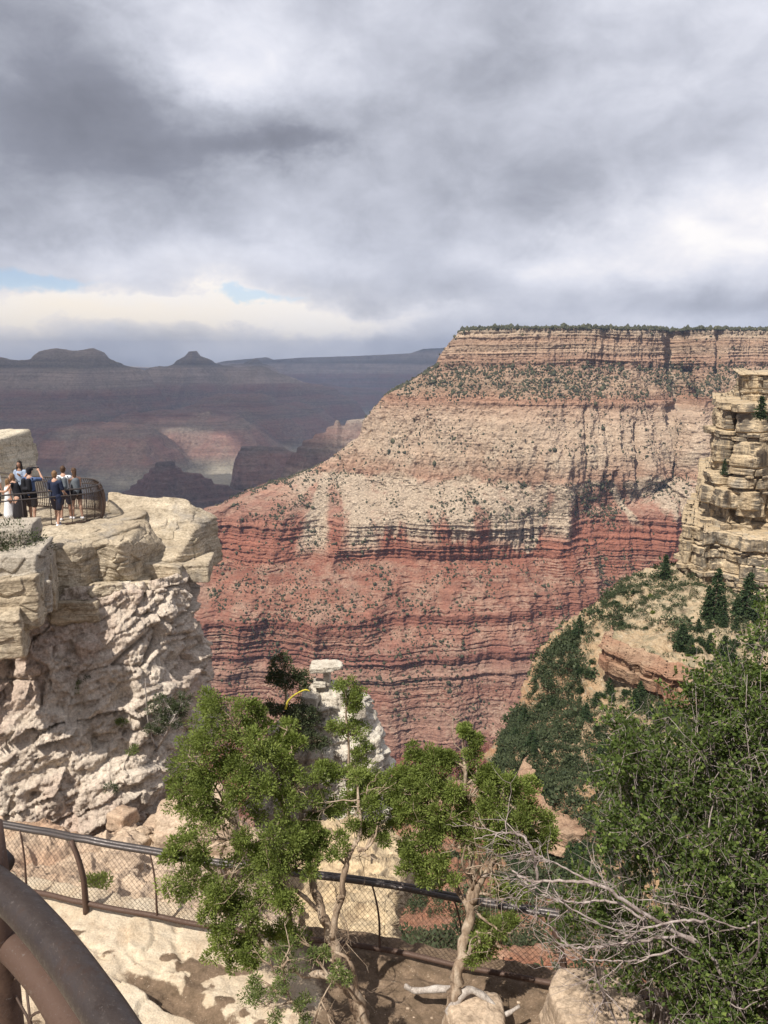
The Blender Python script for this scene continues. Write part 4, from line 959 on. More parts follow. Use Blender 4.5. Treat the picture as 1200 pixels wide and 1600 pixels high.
# orange outcrops on the spur
bedded_cliff('orange_outcrop', [pl_(944, 1040, 176), pl_(936, 1040, 171), pl_(946, 1040, 167), pl_(975, 1040, 163), pl_(982, 1040, 160), pl_(1030, 1040, 154), pl_(1038, 1040, 151), pl_(1120, 1040, 148)], zY(1004, 172), zY(1110, 150), m_orange, 'orange layered outcrop part way down the spur', seed=31, beds=.6, nu=320, nv=220, back=7, joint=.6, scale=.8)
bedded_cliff('orange_outcrop', [pl_(812, 1230, 141), pl_(806, 1230, 136), pl_(818, 1230, 130), pl_(845, 1230, 128), pl_(850, 1230, 123), pl_(900, 1230, 120), pl_(950, 1230, 118), pl_(1000, 1230, 122)], zY(1240, 132), zY(1380, 112), m_orange, 'blocky orange cliff low on the spur', seed=37, beds=1.3, nu=360, nv=260, back=5, joint=1.2, scale=.9)

# the valley side between the spur and the hoodoo, deep below
lower_o, lowG = sheet('lower_canyon_slope', [[(480, 1240, 420), (600, 1235, 400), (680, 1215, 380), (760, 1225, 350), (840, 1260, 330)],
                             [(400, 1300, 260), (580, 1290, 250), (680, 1275, 240), (780, 1300, 225), (900, 1330, 210)],
                             [(400, 1400, 130), (580, 1395, 125), (680, 1390, 118), (780, 1390, 112), (950, 1400, 105)],
                             [(300, 1520, 70), (560, 1520, 68), (680, 1510, 64), (800, 1510, 60), (1000, 1520, 58)],
                             [(200, 1700, 40), (560, 1700, 38), (700, 1700, 36), (850, 1700, 34), (1100, 1700, 32)]],
      earth_mat('red_slope_earth', (.31, .16, .10), (.44, .31, .22), (.26, .11, .065), .06, .5, .6), 320, 360, 3.4, .05, 9, .9, 'red earth slope deep below the fence', blocks=.8, ret=True)
# ================================================================== ledge under the lower fence
_fp = [(-420, 1325, 10.6), (-100, 1370, 10.2), (50, 1395, 9.9), (133, 1412, 9.6), (245, 1433, 9.5), (300, 1445, 9.45), (420, 1462, 9.35), (590, 1484, 9.2), (717, 1511, 8.9), (843, 1535, 8.6), (960, 1555, 8.3), (1200, 1590, 7.9)]
_fw = [P(*q) for q in _fp]; _fwx = [q.x for q in _fw]; _fwz = [q.z - .12 for q in _fw]; _fwy = [q.y for q in _fw]
def ledge_z(x, y): return np.interp(x, _fwx, _fwz) + .02 * (y - 9)
FB = [(q.x, q.y) for q in _fw]
fb_sp = np.array(spline([(a, b_, 0) for a, b_ in FB], 20))[:, :2]
xs_l = np.linspace(-9, 7, 640); ys_u = np.linspace(0, 1, 360)
yl_edge = np.interp(xs_l, fb_sp[:, 0], fb_sp[:, 1]) + .42 + .12 * pn(xs_l * 1.1, 0 * xs_l, 3.0) + .05 * pn(xs_l * 5, 0 * xs_l, 3.0)
LX = np.repeat(xs_l[None], 360, 0); LY = 1.5 + (yl_edge[None] - 1.5) * (ys_u[:, None] ** .6)
LZ = ledge_z(LX, LY)
ye_ = 8.5 - .48 * (LX + 3.4) - LY + .16 * fbm(LX * 1.2, LY * 1.2, 2, 4)
raised = smooth(-.04, .05, ye_) * (1 - smooth(-1.9, -1.1, LX + .2 * pn(LX, LY, 8)))
trough = smooth(.06, -.05, ye_) * (1 - smooth(.28, .5, -ye_ + .3 * fbm(LX * 1.4, LY * 2, 4, 4))) * smooth(-3.5, -2.9, LX)
shelf = _g[cell(LX * .5, LY * .5, LX * 0 + 2)[2]][..., 0]
LZ = LZ + .13 * raised - .10 * trough + .10 * fbm(LX * .7, LY * .7, 1, 5) + .05 * fbm(LX * 3.4, LY * 3.4, 1, 6, .62) - .05 * smooth(.75, .95, ridged(LX * .9, LY * .9, 4, 4)) + .05 * np.round(2.2 * fbm(LX * .5 + 4, LY * .5, 6, 3)) * smooth(-1.2, -2.2, LX)
dirt = np.clip(trough + smooth(-1.5, -.3, LX + .7 * fbm(LX * .9, LY * .9, 7, 4)) * .95 * 1 + .85 * smooth(.12, .30, fbm(LX * 1.1 + 3, LY * 1.5, 5, 5)), 0, 1)
eg = [np.stack([xs_l, yl_edge + .02 + .10 * math.sin(v * 2.5) - .3 * v + .1 * v * fbm(xs_l * 1.5, v * 6 + 0 * xs_l, 2, 4), LZ[-1] - 4.5 * v - .03], 1) for v in np.linspace(0, 1, 60)[1:]]
LG = np.concatenate([np.stack([LX, LY, LZ], -1), np.array(eg)], 0)
def ledge_mat():
    m, t, b = material('ledge_limestone_and_dirt'); p = pos(t)
    at = t.new('ShaderNodeAttribute', attribute_name='dirt')
    a = t.noise(p, 1.3, 6, .65, .5); c = t.noise(p, 7, 6, .7); f = t.noise(p, 45, 4, .75)
    rock_c = t.ramp(a, [(.3, (.44, .33, .22)), (.48, (.57, .46, .33)), (.68, (.67, .575, .44))])
    rock_c = t.mix(t.mapr(c, .52, .72, 0, .5), rock_c, (.40, .30, .21)); rock_c = t.mix(t.mapr(t.noise(p, 2.2, 5, .7, 1.), .56, .68, 0, .5, True), rock_c, (.36, .25, .17))
    dirt_c = t.ramp(c, [(.3, (.12, .085, .055)), (.6, (.22, .155, .105)), (.8, (.36, .27, .19))])
    vz = t.voronoi(p, 38); peb = t.mapr(vz.outputs['Distance'], .12, .2, 1, 0)
    dirt_c = t.mix(t.math('MULTIPLY', peb, t.mapr(t.noise(p, 16, 2), .52, .6)), dirt_c, (.50, .42, .33))
    k = t.mapr(t.math('ADD', at.outputs['Fac'], t.math('MULTIPLY', t.math('SUBTRACT', c, .5), .9)), .35, .6, 0, 1, True)
    col = t.mix(k, rock_c, dirt_c)
    col = t.mix(t.mapr(f, .3, .7), t.mix(1, col, (.75, .75, .75), 'MULTIPLY'), t.mix(1, col, (1.2, 1.2, 1.2), 'MULTIPLY'))
    t.l.new(col, b.inputs['Base Color']); bump(t, b, t.math('ADD', c, t.math('MULTIPLY', f, .5)), .025); return m
ld = mesh_np('ledge_ground', LG.reshape(-1, 3), grid_quads(*LG.shape[:2]), ledge_mat(), attrs={'dirt': np.concatenate([dirt, np.zeros((len(eg), 640))])})
tag(ld, kind='structure', label='sunlit limestone ledge with pockets of dirt')
def gz(x, y):
    j = int(np.clip(np.searchsorted(xs_l, x), 1, 639)); i = int(np.argmin(np.abs(LY[:, j] - y))); return float(LZ[i, j])

# ================================================================== metal
def metal(name, c1, c2, rust, rough=.45, met=.6, sc=30):
    m, t, b = material(name); p = pos(t); a = t.noise(p, sc * .3, 5, .65, .4); c = t.noise(p, sc * 2, 4, .7)
    col = t.mix(a, c1, c2); col = t.mix(t.mapr(t.math('ADD', t.math('MULTIPLY', a, .5), t.math('MULTIPLY', c, .5)), .52, .66, 0, .8, True), col, rust)
    t.l.new(col, b.inputs['Base Color']); b.inputs['Metallic'].default_value = met; b.inputs['Specular IOR Level'].default_value = .5
    sc_r = t.noise(t.scale(p, 1, 1, 1), sc * 5, 3, .8, 1.5); col2 = t.mix(t.mapr(sc_r, .60, .70, 0, .55, True), col, (.20, .175, .16)); t.l.new(col2, b.inputs['Base Color'])
    t.l.new(t.mapr(c, .3, .7, rough - .1, rough + .25), b.inputs['Roughness']); bump(t, b, c, .0012, .6); return m
m_rail = metal('worn_dark_pipe', (.055, .048, .046), (.115, .10, .095), (.10, .055, .038), .42, .55, 22)
m_near = metal('rubbed_dark_handrail', (.028, .020, .018), (.075, .060, .055), (.05, .030, .023), .42, .4, 40)
m_rust = metal('rust_brown_paint', (.070, .041, .030), (.118, .069, .048), (.055, .029, .02), .6, .2, 26)
m_tie = metal('tie_wire_metal', (.20, .15, .12), (.30, .24, .20), (.12, .07, .05), .4, .5, 40)
m_wire = metal('rusty_wire', (.07, .045, .035), (.11, .07, .05), (.06, .035, .025), .6, .3, 40)

def fence_h(x): return 1.07
Z3 = Vector((0, 0, 1))
def fpt(u_x, h=0.0, out=0.0):
    """a point above the fence line; out = distance beyond it"""
    y = float(np.interp(u_x, fb_sp[:, 0], fb_sp[:, 1])); z = ledge_base(u_x)
    return Vector((u_x, y + out, z + h))

def ledge_base(x): return float(np.interp(x, _fwx, _fwz))
lean = lambda h: .02 + .16 * max(0, (h - .25) / .70) ** 2      # posts bow outwards at the top
fen = empty('fence', fpt(-4.0))
H_T = .95
for dh, do, r_ in ((0, 0, .034), (-.004, .072, .034)):
    mb = MB(); xs_ = np.linspace(-8.5, 3.9, 90); mb.tube([fpt(x, H_T + dh, lean(.95) + do) for x in xs_], r_, 12); mb.build('top_rail', m_rail, fen)
mb = MB(); mb.tube([fpt(x, .12, .02) for x in np.linspace(-8.5, 3.9, 90)], .036, 10); mb.build('bottom_rail', m_rust, fen)
def post(x, w, name, foot=True):
    mb = MB(); pts_ = [fpt(x, h, lean(h)) + Vector((.05 * (h / .95) ** 2, 0, 0)) * 0 for h in np.linspace(-.02 if foot else .12, H_T, 16)]
    mb.tube([p_ - Vector(((.20 if foot else .10) * max(0, (i / 15 - .35) / .65) ** 2, 0, 0)) for i, p_ in enumerate(pts_)], np.linspace(w * 1.15, w * .8, 16), 8, flat=.55)
    o_ = mb.build(name, m_rust, fen)
    if foot:
        mb = MB(); c_ = fpt(x, .015, -.04); mb.box(c_, (.11, .075, .014)); 
        mb.tube([c_ + Vector((-.08, -.05, .0)), c_ + Vector((-.08, -.05, .035))], .014, 6); mb.tube([c_ + Vector((.08, -.05, .0)), c_ + Vector((.08, -.05, .035))], .014, 6)
        mb.build('base_plate', m_rust, o_, False)
        mb = MB(); q_ = fpt(x, H_T, lean(.95) + .033) - Vector((.20, 0, 0)); mb.tube([q_ + Vector((-.022, 0, 0)), q_ + Vector((.022, 0, 0))], .078, 14, flat=.6, up=(0, 0, 1)); mb.build('clamp', m_rust, o_)
for x in (-6.9, P(133, 1412, 9.6).x, -1.25, P(880, 1542, 8.5).x): post(x, .072, 'post')
for x in (-5.7, P(40, 1395, 9.9).x, P(245, 1433, 9.5).x, -2.1, P(593, 1484, 9.2).x, 1.0): post(x, .026, 'baluster', False)
# chain link: two families of slanting wires, slightly zigzag where they hook
mb = MB(); pitch_ = .072; L0_, L1_ = -8.4, 3.85; k = 0
def fence_surf(u, h):   # u = length along the fence
    x = L0_ + u / 1.03; return fpt(x, h, lean(h) + .01)
Ltot = (L1_ - L0_) * 1.03; hh = np.linspace(.14, .93, 8)
wv_ = []; 
for s_ in (1, -1):
    for u0_ in np.arange(-1.0, Ltot + 1.0, pitch_):
        us_ = u0_ + s_ * (hh - .14) * .95
        if us_.min() < 0 or us_.max() > Ltot: continue
        mb.tube([fence_surf(a, b_) + Vector((0, .003 * s_, 0)) for a, b_ in zip(us_, hh)], .0022, 3, cap=False)
mb.build('chain_link_mesh', m_wire, fen); adopt(fen)
tag(fen, 'long rust-brown chain-link fence with bowed posts and double top rail along the lower ledge', 'fence')

# ================================================================== railing at the viewer's hand
nr_ = empty('handrail', (-.9, .75, -1.62))
mb = MB(); pth = spline([PZ(-420, 1265, -.60), PZ(-200, 1290, -.60), PZ(-80, 1335, -.60), PZ(14, 1401, -.60), PZ(60, 1446, -.60), PZ(103, 1498, -.60), PZ(140, 1549, -.60), PZ(176, 1602, -.60), PZ(215, 1668, -.60), PZ(245, 1730, -.60)], 10)
mb.tube(pth, .0200, 28); mb.build('top_rail', m_near, nr_)
mb = MB(); pth2 = spline([PZ(18, 1478, -.70), PZ(38, 1497, -.70), PZ(70, 1535, -.70), PZ(96, 1575, -.70), PZ(122, 1620, -.70), PZ(155, 1690, -.70), PZ(185, 1770, -.70)], 10)
mb.tube(pth2, .0190, 28); lowr = mb.build('lower_rail', m_rust, nr_)
for (i_, tw) in ((5, .3), (19, .35), (32, .3), (42, .3)):
    c_ = Vector(pth2[i_]); d_ = (Vector(pth2[i_ + 1]) - c_).normalized(); s1 = d_.cross(Z3).normalized(); s2 = s1.cross(d_)
    mb = MB(); mb.tube([c_ + (s1 * math.cos(a) + s2 * math.sin(a)) * .0200 + d_ * .006 * math.sin(a + tw) for a in np.linspace(0, 2 * math.pi, 28)], .0014, 5, cap=False); mb.build('tie_wire', m_tie, lowr)
mb = MB(); pc = PZ(-6, 1500, -.72); 
mb.tube([Vector((pc.x, pc.y, -1.62)), Vector((pc.x, pc.y, -1.2)), Vector((pc.x, pc.y, -.60)), Vector((pc.x - .004, pc.y + .012, -.545))], [.024, .024, .024, .02], 16); mb.build('post', m_rust, nr_)
mb = MB(); q1 = PZ(4, 1350, -.60)
mb.tube([q1 + Vector((-.04, .03, -.01)), q1 + Vector((-.015, .01, 0)), q1 + Vector((.004, -.002, 0))], [.017, .017, .013], 14); mb.build('rail_end', m_near, nr_)
# a strip of chain link below the lower rail, with real hooked zigzag wires
mb = MB(); c0_ = Vector(pth2[0]); c1_ = Vector(pth2[-1]); dr_ = (c1_ - c0_); dr_.z = 0; Lr = dr_.length; dr_.normalize(); nrm = dr_.cross(Z3)
for k in range(0, 12):
    pts_ = []
    for j in range(0, 26):
        h_ = -.02 - j * .035; zig = .0175 if (j + k) % 2 else -.0175; dz_ = .004 if (j % 2) else -.004
        pts_.append(c0_ + dr_ * (k * .035 + zig - .02) + Vector((0, 0, h_)) + nrm * (dz_ + .0))
    mb.tube(spline(pts_, 4), .0017, 5, cap=False)
mb.build('chain_link_mesh', m_wire, nr_); adopt(nr_)
tag(nr_, 'close-up dark pipe handrail with a brown lower rail bound by wire ties, bottom left corner', 'railing')
# terrace the viewer stands on
tr = slab('terrace_ground', [(-7, -6), (7, -6), (6.5, .2), (3, .55), (0, .62), (-.3, .78), (-1.2, 1.15), (-7, 1.3)], -1.64, 4.6, m_lime, 17, rough=.02)
tag(tr, kind='structure', label='rock terrace at the viewpoint')

# ================================================================== railing round the overlook where the visitors stand
ov = empty('overlook_railing', (-9.5, 25.0, -5.1))
def oz(x, y, h): return Vector((x, y, -5.1 + h))
near_ln = [(-22, 17.6), (-16, 20.3), (-13.2, 22.0), (-11.3, 23.35), (-10.2, 24.1), (-9.5, 24.6), (-9.25, 25.0), (-9.2, 25.6), (-9.45, 26.2), (-10.0, 26.8), (-11.3, 27.1), (-12.6, 27.6), (-14, 28.4)]
nl = np.array(spline([(a, b_, 0) for a, b_ in near_ln], 14))[:, :2]
cen_ = np.array([-11.5, 25.4])
def ovp(i, h):
    i = min(max(i, 0), len(nl) - 1); c = nl[i]; o = c - cen_; 
    tt = nl[min(i + 1, len(nl) - 1)] - nl[max(i - 1, 0)]; tt = tt / (np.linalg.norm(tt) + 1e-9); no = np.array([tt[1], -tt[0]])
    if no @ o < 0: no = -no
    w_ = .16 * math.sin(min(h / 1.1, 1) * math.pi * .62) - .20 * (h / 1.1) ** 2
    c = c + no * w_; return oz(c[0], c[1], h)
for h_, r_ in ((1.10, .026), (.93, .021), (.05, .026)):
    mb = MB(); mb.tube([ovp(i, h_) for i in range(len(nl))], r_, 8); mb.build('rail', m_wire if h_ < .1 else m_rail, ov)
for i in range(10, 98, 9):
    mb = MB(); mb.tube([ovp(i, h) for h in np.linspace(0, 1.1, 8)], .014, 6); mb.build('post', m_rail, ov)
mb = MB(); mb.tube([ovp(94, h) for h in np.linspace(-.05, 1.1, 10)], .06, 8, flat=.5); mb.build('end_post', m_rust, ov)
nb = 0
for i in range(104, len(nl) - 10, 1):
    mb = MB(); mb.tube([ovp(i, h) for h in np.linspace(.05, 1.1, 9)], .013, 5); mb.build('baluster', m_wire, ov); nb += 1
# mesh infill on the near side
mb = MB(); hs_ = np.linspace(.06, .93, 5)
for s_ in (1, -1):
    for i0 in np.arange(20, 104, .42):
        pts_ = []
        for h in hs_:
            ii_ = i0 + s_ * (h - .06) * 5.5
            if ii_ < 0 or ii_ > 104: pts_ = []; break
            a_ = int(ii_); f_ = ii_ - a_; pts_.append(ovp(a_, h) * (1 - f_) + ovp(a_ + 1, h) * f_)
        if pts_: mb.tube(pts_, .0022, 3, cap=False)
mb.build('chain_link_mesh', m_wire, ov); adopt(ov)
tag(ov, 'curved railing with upright bars around the overlook where the visitors stand', 'railing')
# ================================================================== visitors
def plain(name, c, rough=.8, var=.15):
    m, t, b = material(name); nz = t.noise(pos(t), 14, 4, .6)
    t.l.new(t.mix(t.mapr(nz, .3, .7), tuple(x * (1 - var) for x in c), tuple(min(1, x * (1 + var)) for x in c)), b.inputs['Base Color']); b.inputs['Roughness'].default_value = rough; return m
m_skin = plain('skin', (.50, .30, .215), .55, .06); m_skin2 = plain('darker_skin', (.28, .155, .10), .55, .06)
m_hairb = plain('brown_hair', (.085, .05, .032), .5); m_hairk = plain('black_hair', (.02, .016, .014), .45); m_hairl = plain('light_brown_hair', (.20, .12, .065), .5)
m_whitec = plain('white_cloth', (.78, .78, .80)); m_black = plain('black_cloth', (.018, .018, .022)); m_navy = plain('navy_cloth', (.022, .028, .055)); m_blue = plain('blue_cloth', (.075, .11, .21))
m_greyc = plain('grey_cloth', (.13, .145, .16)); m_denim = plain('denim', (.30, .36, .46)); m_eye = plain('eye_white', (.7, .7, .7), .3, 0); m_iris = plain('dark_iris', (.03, .02, .015), .3, 0); m_lip = plain('lips', (.38, .15, .13), .5, .05)
def capsule_mesh(parts, voxel, smooth_it=3):
    """parts: (p0, p1, r0, r1) or (centre, (rx,ry,rz), rot) -> one continuous skin"""
    import bmesh
    bm = bmesh.new()
    for q in parts:
        if len(q) == 4:
            p0, p1, r0, r1 = Vector(q[0]), Vector(q[1]), q[2], q[3]; d = p1 - p0; L = max(d.length, 1e-4); M = d.to_track_quat('Z', 'Y').to_matrix().to_4x4()
            n1, n2 = 14, 6; rings = []
            for k in range(n2 + 1): a = -math.pi / 2 + k / n2 * math.pi / 2; rings.append((r0 * math.sin(a), r0 * math.cos(a)))
            for k in range(n2 + 1): a = k / n2 * math.pi / 2; rings.append((L + r1 * math.sin(a), r1 * math.cos(a)))
            vs = [[bm.verts.new(p0 + (M @ Vector((max(r_, 1e-4) * math.cos(2 * math.pi * j / n1), max(r_, 1e-4) * math.sin(2 * math.pi * j / n1), z_)))) for j in range(n1)] for z_, r_ in rings]
            for a_, b2_ in zip(vs[:-1], vs[1:]):
                for j in range(n1): bm.faces.new((a_[j], a_[(j + 1) % n1], b2_[(j + 1) % n1], b2_[j]))
            bm.faces.new(list(reversed(vs[0]))); bm.faces.new(vs[-1])
        else:
            c, r3 = q[0], q[1]; M = Matrix.Translation(Vector(c)) @ (q[2].to_4x4() if len(q) > 2 and q[2] is not None else Matrix.Identity(4)) @ Matrix.Diagonal((*r3, 1))
            bmesh.ops.create_icosphere(bm, subdivisions=3, radius=1, matrix=M)
    me = bpy.data.meshes.new('tmp'); bm.to_mesh(me); bm.free(); ob = bpy.data.objects.new('tmp', me); SC.collection.objects.link(ob)
    rm = ob.modifiers.new('r', 'REMESH'); rm.mode = 'VOXEL'; rm.voxel_size = voxel
    sm = ob.modifiers.new('s', 'SMOOTH'); sm.iterations = smooth_it; sm.factor = .5
    dg = bpy.context.evaluated_depsgraph_get(); dg.update(); res = bpy.data.meshes.new_from_object(ob.evaluated_get(dg)); bpy.data.objects.remove(ob); bpy.data.meshes.remove(me)
    res.polygons.foreach_set('use_smooth', np.ones(len(res.polygons), bool)); return res
def obj_me(name, me, mat, parent):
    me.name = name; me.materials.clear(); me.materials.append(mat); o = bpy.data.objects.new(name, me); SC.collection.objects.link(o); o.parent = parent; return o
def person(px, vfeet, h, yaw, label, skin=None, top=(m_whitec, 'short'), legs=(m_navy, 'shorts'), hair=(m_hairb, 'short'), shoe=None, armL=None, armR=None, lean=(0, 0), step=.10, female=False, headyaw=0., extra=None, group='visitors on the overlook'):
    """local frame: +X is the person's left-hand side when facing -Y; yaw turns the figure. arm: (elbow, wrist) offsets from the shoulder"""
    skin = skin or m_skin; k = h / 1.72
    base = PZ(px, vfeet, -5.1); root = empty('person', base)
    root.rotation_euler.z = yaw; V3 = lambda x, y, z: Vector((x, y, z)) * k
    hip = V3(0, 0, .90); lx, ly = lean; chest = V3(lx * .6, ly * .6, 1.28); neck = V3(lx, ly, 1.46); head = V3(lx * 1.15, ly * 1.15 - .02, 1.615)
    sw = .165 if female else .19; hw_ = .095
    sh = {s: chest * .25 + neck * .75 + V3(s * sw, 0, -.045) for s in (1, -1)}
    B = [(hip, chest, .125 * k, .128 * k), (chest, neck - V3(0, 0, .06), .125 * k, .095 * k), (hip + V3(.05, 0, 0), hip - V3(.05, 0, 0), .12 * k, .12 * k), (neck - V3(0, 0, .06), head - V3(0, 0, .04), .052 * k, .048 * k),
         (sh[1] - V3(.03, 0, .01), sh[-1] + V3(.03, 0, -.01), .062 * k, .062 * k)]
    B += [(head, (.072 * k, .092 * k, .108 * k)), (head + V3(0, -.045, -.055), (.048 * k, .045 * k, .048 * k)), (head + V3(0, -.093, -.012), head + V3(0, -.108, -.03), .010 * k, .014 * k)]
    for s in (1, -1): B += [(head + V3(s * .074, .005, -.01), (.012 * k, .02 * k, .03 * k))]
    legsP = {}
    for s in (1, -1):
        hj = hip + V3(s * hw_, 0, -.04); kn = V3(s * (hw_ + .01), -.03 - s * step * .5, .47); an = V3(s * (hw_ + .02), .01 - s * step, .085); toe = an + V3(s * .02, -.15, -.055)
        legsP[s] = (hj, kn, an, toe); B += [(hj, kn, .088 * k, .056 * k), (kn, an, .055 * k, .036 * k), (kn + (an - kn) * .28 + V3(0, .012, 0), (.05 * k, .052 * k, .11 * k)), (an, an - V3(0, -.02, .045), .036 * k, .036 * k), (an - V3(0, -.02, .05), toe, .035 * k, .028 * k)]
    armP = {}
    for s, a in ((1, armL), (-1, armR)):
        e, w = a if a else ((s * .04, .0, -.28), (s * .05, -.06, -.52)); e = sh[s] + V3(*e); w = sh[s] + V3(*w); armP[s] = (sh[s], e, w)
        d = (w - e).normalized(); side = d.cross(Vector((0, 1, 0.2))).normalized(); nm = side.cross(d)
        B += [(sh[s], e, .046 * k, .036 * k), (e, w, .036 * k, .024 * k), (w, w + d * .055 * k, .024 * k, .030 * k), (w + d * .05 * k + side * .014 * k, w + d * .07 * k - side * .014 * k, .022 * k, .022 * k)]
        pal = w + d * .085 * k
        for f, (o_, L_) in enumerate(((-.028, .052), (-.010, .068), (.009, .064), (.026, .050))):
            b0 = pal + side * o_ * k; b1 = b0 + (d + nm * .25).normalized() * L_ * .55 * k; b3 = b1 + (d + nm * .9).normalized() * L_ * .45 * k
            B += [(b0, b1, .0098 * k, .009 * k), (b1, b3, .009 * k, .0078 * k)]
        th0 = w + d * .03 * k - side * .03 * k; th1 = th0 + (d * .8 - side * .6).normalized() * .035 * k; B += [(th0, th1, .012 * k, .010 * k), (th1, th1 + d * .028 * k, .010 * k, .0085 * k)]
    body = obj_me('body', capsule_mesh(B, .0105, 3), skin, root)
    for s in (1, -1):
        ev = MB(); V_, q_ = csphere(6); ev.add(V_ * .0095 * k + np.array(head + V3(s * .03, -.086, .012)), q_); e_ = ev.build('eye', m_eye, root)
        ev = MB(); ev.add(V_ * .005 * k + np.array(head + V3(s * .03, -.0935, .012)), q_); ev.build('iris', m_iris, e_)
    ev = MB(); ev.tube([head + V3(-.022, -.088, -.052), head + V3(0, -.096, -.054), head + V3(.022, -.088, -.052)], [.003 * k, .006 * k, .003 * k], 6); ev.build('mouth', m_lip, root)
    # clothing
    tm, kind = top; g = .017 * k
    T = [(hip + V3(0, 0, .03), chest, .125 * k + g, .128 * k + g), (chest, neck - V3(0, 0, .075), .125 * k + g, .085 * k + g * .6)]
    if kind != 'tank': T += [(sh[1] - V3(.03, 0, .01), sh[-1] + V3(.03, 0, -.01), .062 * k + g * .8, .062 * k + g * .8)]
    else: T += [(sh[s] - V3(s * .07, 0, .02), chest, .03 * k + g, .1 * k) for s in (1, -1)]
    for s in (1, -1):
        a, e, w = armP[s]
        if kind == 'short': T += [(a, a + (e - a) * .72, .046 * k + g, .044 * k + g)]
        if kind == 'long': T += [(a, e, .046 * k + g, .036 * k + g), (e, e + (w - e) * .9, .036 * k + g, .028 * k + g)]
    if kind == 'dress':
        T += [(hip + V3(0, 0, .05), V3(0, 0, .30), .15 * k, .24 * k)]
    obj_me({'dress': 'dress', 'tank': 'tank_top', 'long': 'jacket'}.get(kind, 'shirt'), capsule_mesh(T, .014, 4), tm, root)
    lm, lk = legs
    if lk:
        Lg = [(hip + V3(.05, 0, .02), hip - V3(.05, 0, -.02), .12 * k + g * .9, .12 * k + g * .9)]
        f_ = {'shorts': (.78, 0), 'short_shorts': (.38, 0), 'long': (1, .96)}[lk]
        for s in (1, -1):
            hj, kn, an, toe = legsP[s]; Lg += [(hj, hj + (kn - hj) * f_[0], .088 * k + g, .066 * k + g * 1.3)]
            if f_[1]: Lg += [(kn, kn + (an - kn) * f_[1], .056 * k + g, .04 * k + g)]
        obj_me('trousers' if lk == 'long' else 'shorts', capsule_mesh(Lg, .014, 3), lm, root)
    for s in (1, -1):
        an, toe = legsP[s][2], legsP[s][3]
        obj_me('shoe', capsule_mesh([(an - V3(0, -.035, .045), toe, .042 * k, .036 * k), (an - V3(0, -.02, .03), an - V3(0, -.03, .05), .042 * k, .042 * k)], .012, 2), shoe or m_whitec, root)
    hm, hk = hair
    Hh = [(head + V3(0, .014, .022), (.081 * k, .094 * k, .104 * k)), (head + V3(0, .03, -.02), (.078 * k, .07 * k, .09 * k))]
    if hk in ('long', 'loose'): Hh += [(head + V3(0, .06, -.02), head + V3(.02, .095, -.30), .062 * k, .035 * k), (head + V3(.03, .05, -.02), head + V3(.06, .07, -.24), .04 * k, .025 * k)]
    if hk == 'loose': Hh += [(head + V3(s * .066, .0, .01), head + V3(s * .09, -.03, -.26), .028 * k, .024 * k) for s in (1, -1)]
    if hk == 'bob': Hh += [(head + V3(s * .06, .01, .0), head + V3(s * .075, -.01, -.12), .034 * k, .026 * k) for s in (1, -1)] + [(head + V3(0, .05, 0), head + V3(0, .06, -.14), .06 * k, .045 * k)]
    hm_ = capsule_mesh(Hh, .011, 2)
    n_ = len(hm_.vertices); co = np.zeros(n_ * 3, np.float32); hm_.vertices.foreach_get('co', co); co = co.reshape(-1, 3)
    hl = co - np.array(head); front = (hl[:, 1] < -.035 * k) & (hl[:, 2] < .045 * k) & (hl[:, 2] > -.13 * k) & (np.abs(hl[:, 0]) < .066 * k)
    co[front, 1] += .05 * k; hm_.vertices.foreach_set('co', co.ravel()); obj_me('hair', hm_, hm, root)
    tag(root, label, 'person', group)
    root['_'] = 0; del root['_']
    return dict(root=root, k=k, head=head, neck=neck, chest=chest, hip=hip, sh=sh, arm=armP, V3=V3, base=base, yaw=yaw)
def world_pt(pr, v): return pr['base'] + Matrix.Rotation(pr['yaw'], 3, 'Z') @ v
def held(name, parts, mat, pr, label, cat, vox=.012):
    me = capsule_mesh([tuple(world_pt(pr, Vector(q)) - pr['base'] if i < (2 if len(p_) == 4 else 1) else q for i, q in enumerate(p_)) for p_ in parts], vox, 2)
    o = obj_me(name, me, mat, None); o.location = pr['base']; tag(o, label, cat); return o
def backpack(pr, mat, label, s=1.0):
    V3 = pr['V3']; c = pr['chest'] + V3(0, .19, -.06)
    held('backpack', [(c + V3(-.08, 0, -.14) * s, c + V3(-.08, 0, .12) * s, .085 * s, .075 * s), (c + V3(.08, 0, -.14) * s, c + V3(.08, 0, .12) * s, .085 * s, .075 * s), (c + V3(-.05, .06, -.13), c + V3(.05, .06, -.13), .06, .06)]
         + [(pr['sh'][q] + V3(-q * .05, .09, .03), pr['sh'][q] + V3(-q * .05, -.07, .02), .02, .02) for q in (1, -1)], mat, pr, label, 'backpack')
PI = math.pi
person(-4, 806, 1.70, PI * .9, 'person in a white shirt and black trousers cut off by the left edge', top=(m_whitec, 'short'), legs=(m_black, 'long'), hair=(m_hairb, 'short'), shoe=m_black)
person(17, 815, 1.38, PI * .75, 'girl in a long white dress at the near railing, half hidden by the shrub', top=(m_whitec, 'dress'), legs=(m_whitec, None), hair=(m_hairl, 'bob'), female=True)
person(33, 818, 1.58, PI * -.55, 'woman in a black sleeveless dress leaning forward with arms reached out', top=(m_black, 'dress'), legs=(m_black, None), hair=(m_hairl, 'bob'), armL=((.05, -.16, -.22), (-.02, -.38, -.25)), armR=((-.05, -.16, -.22), (0.02, -.38, -.27)), lean=(0, -.16), female=True, shoe=m_black)
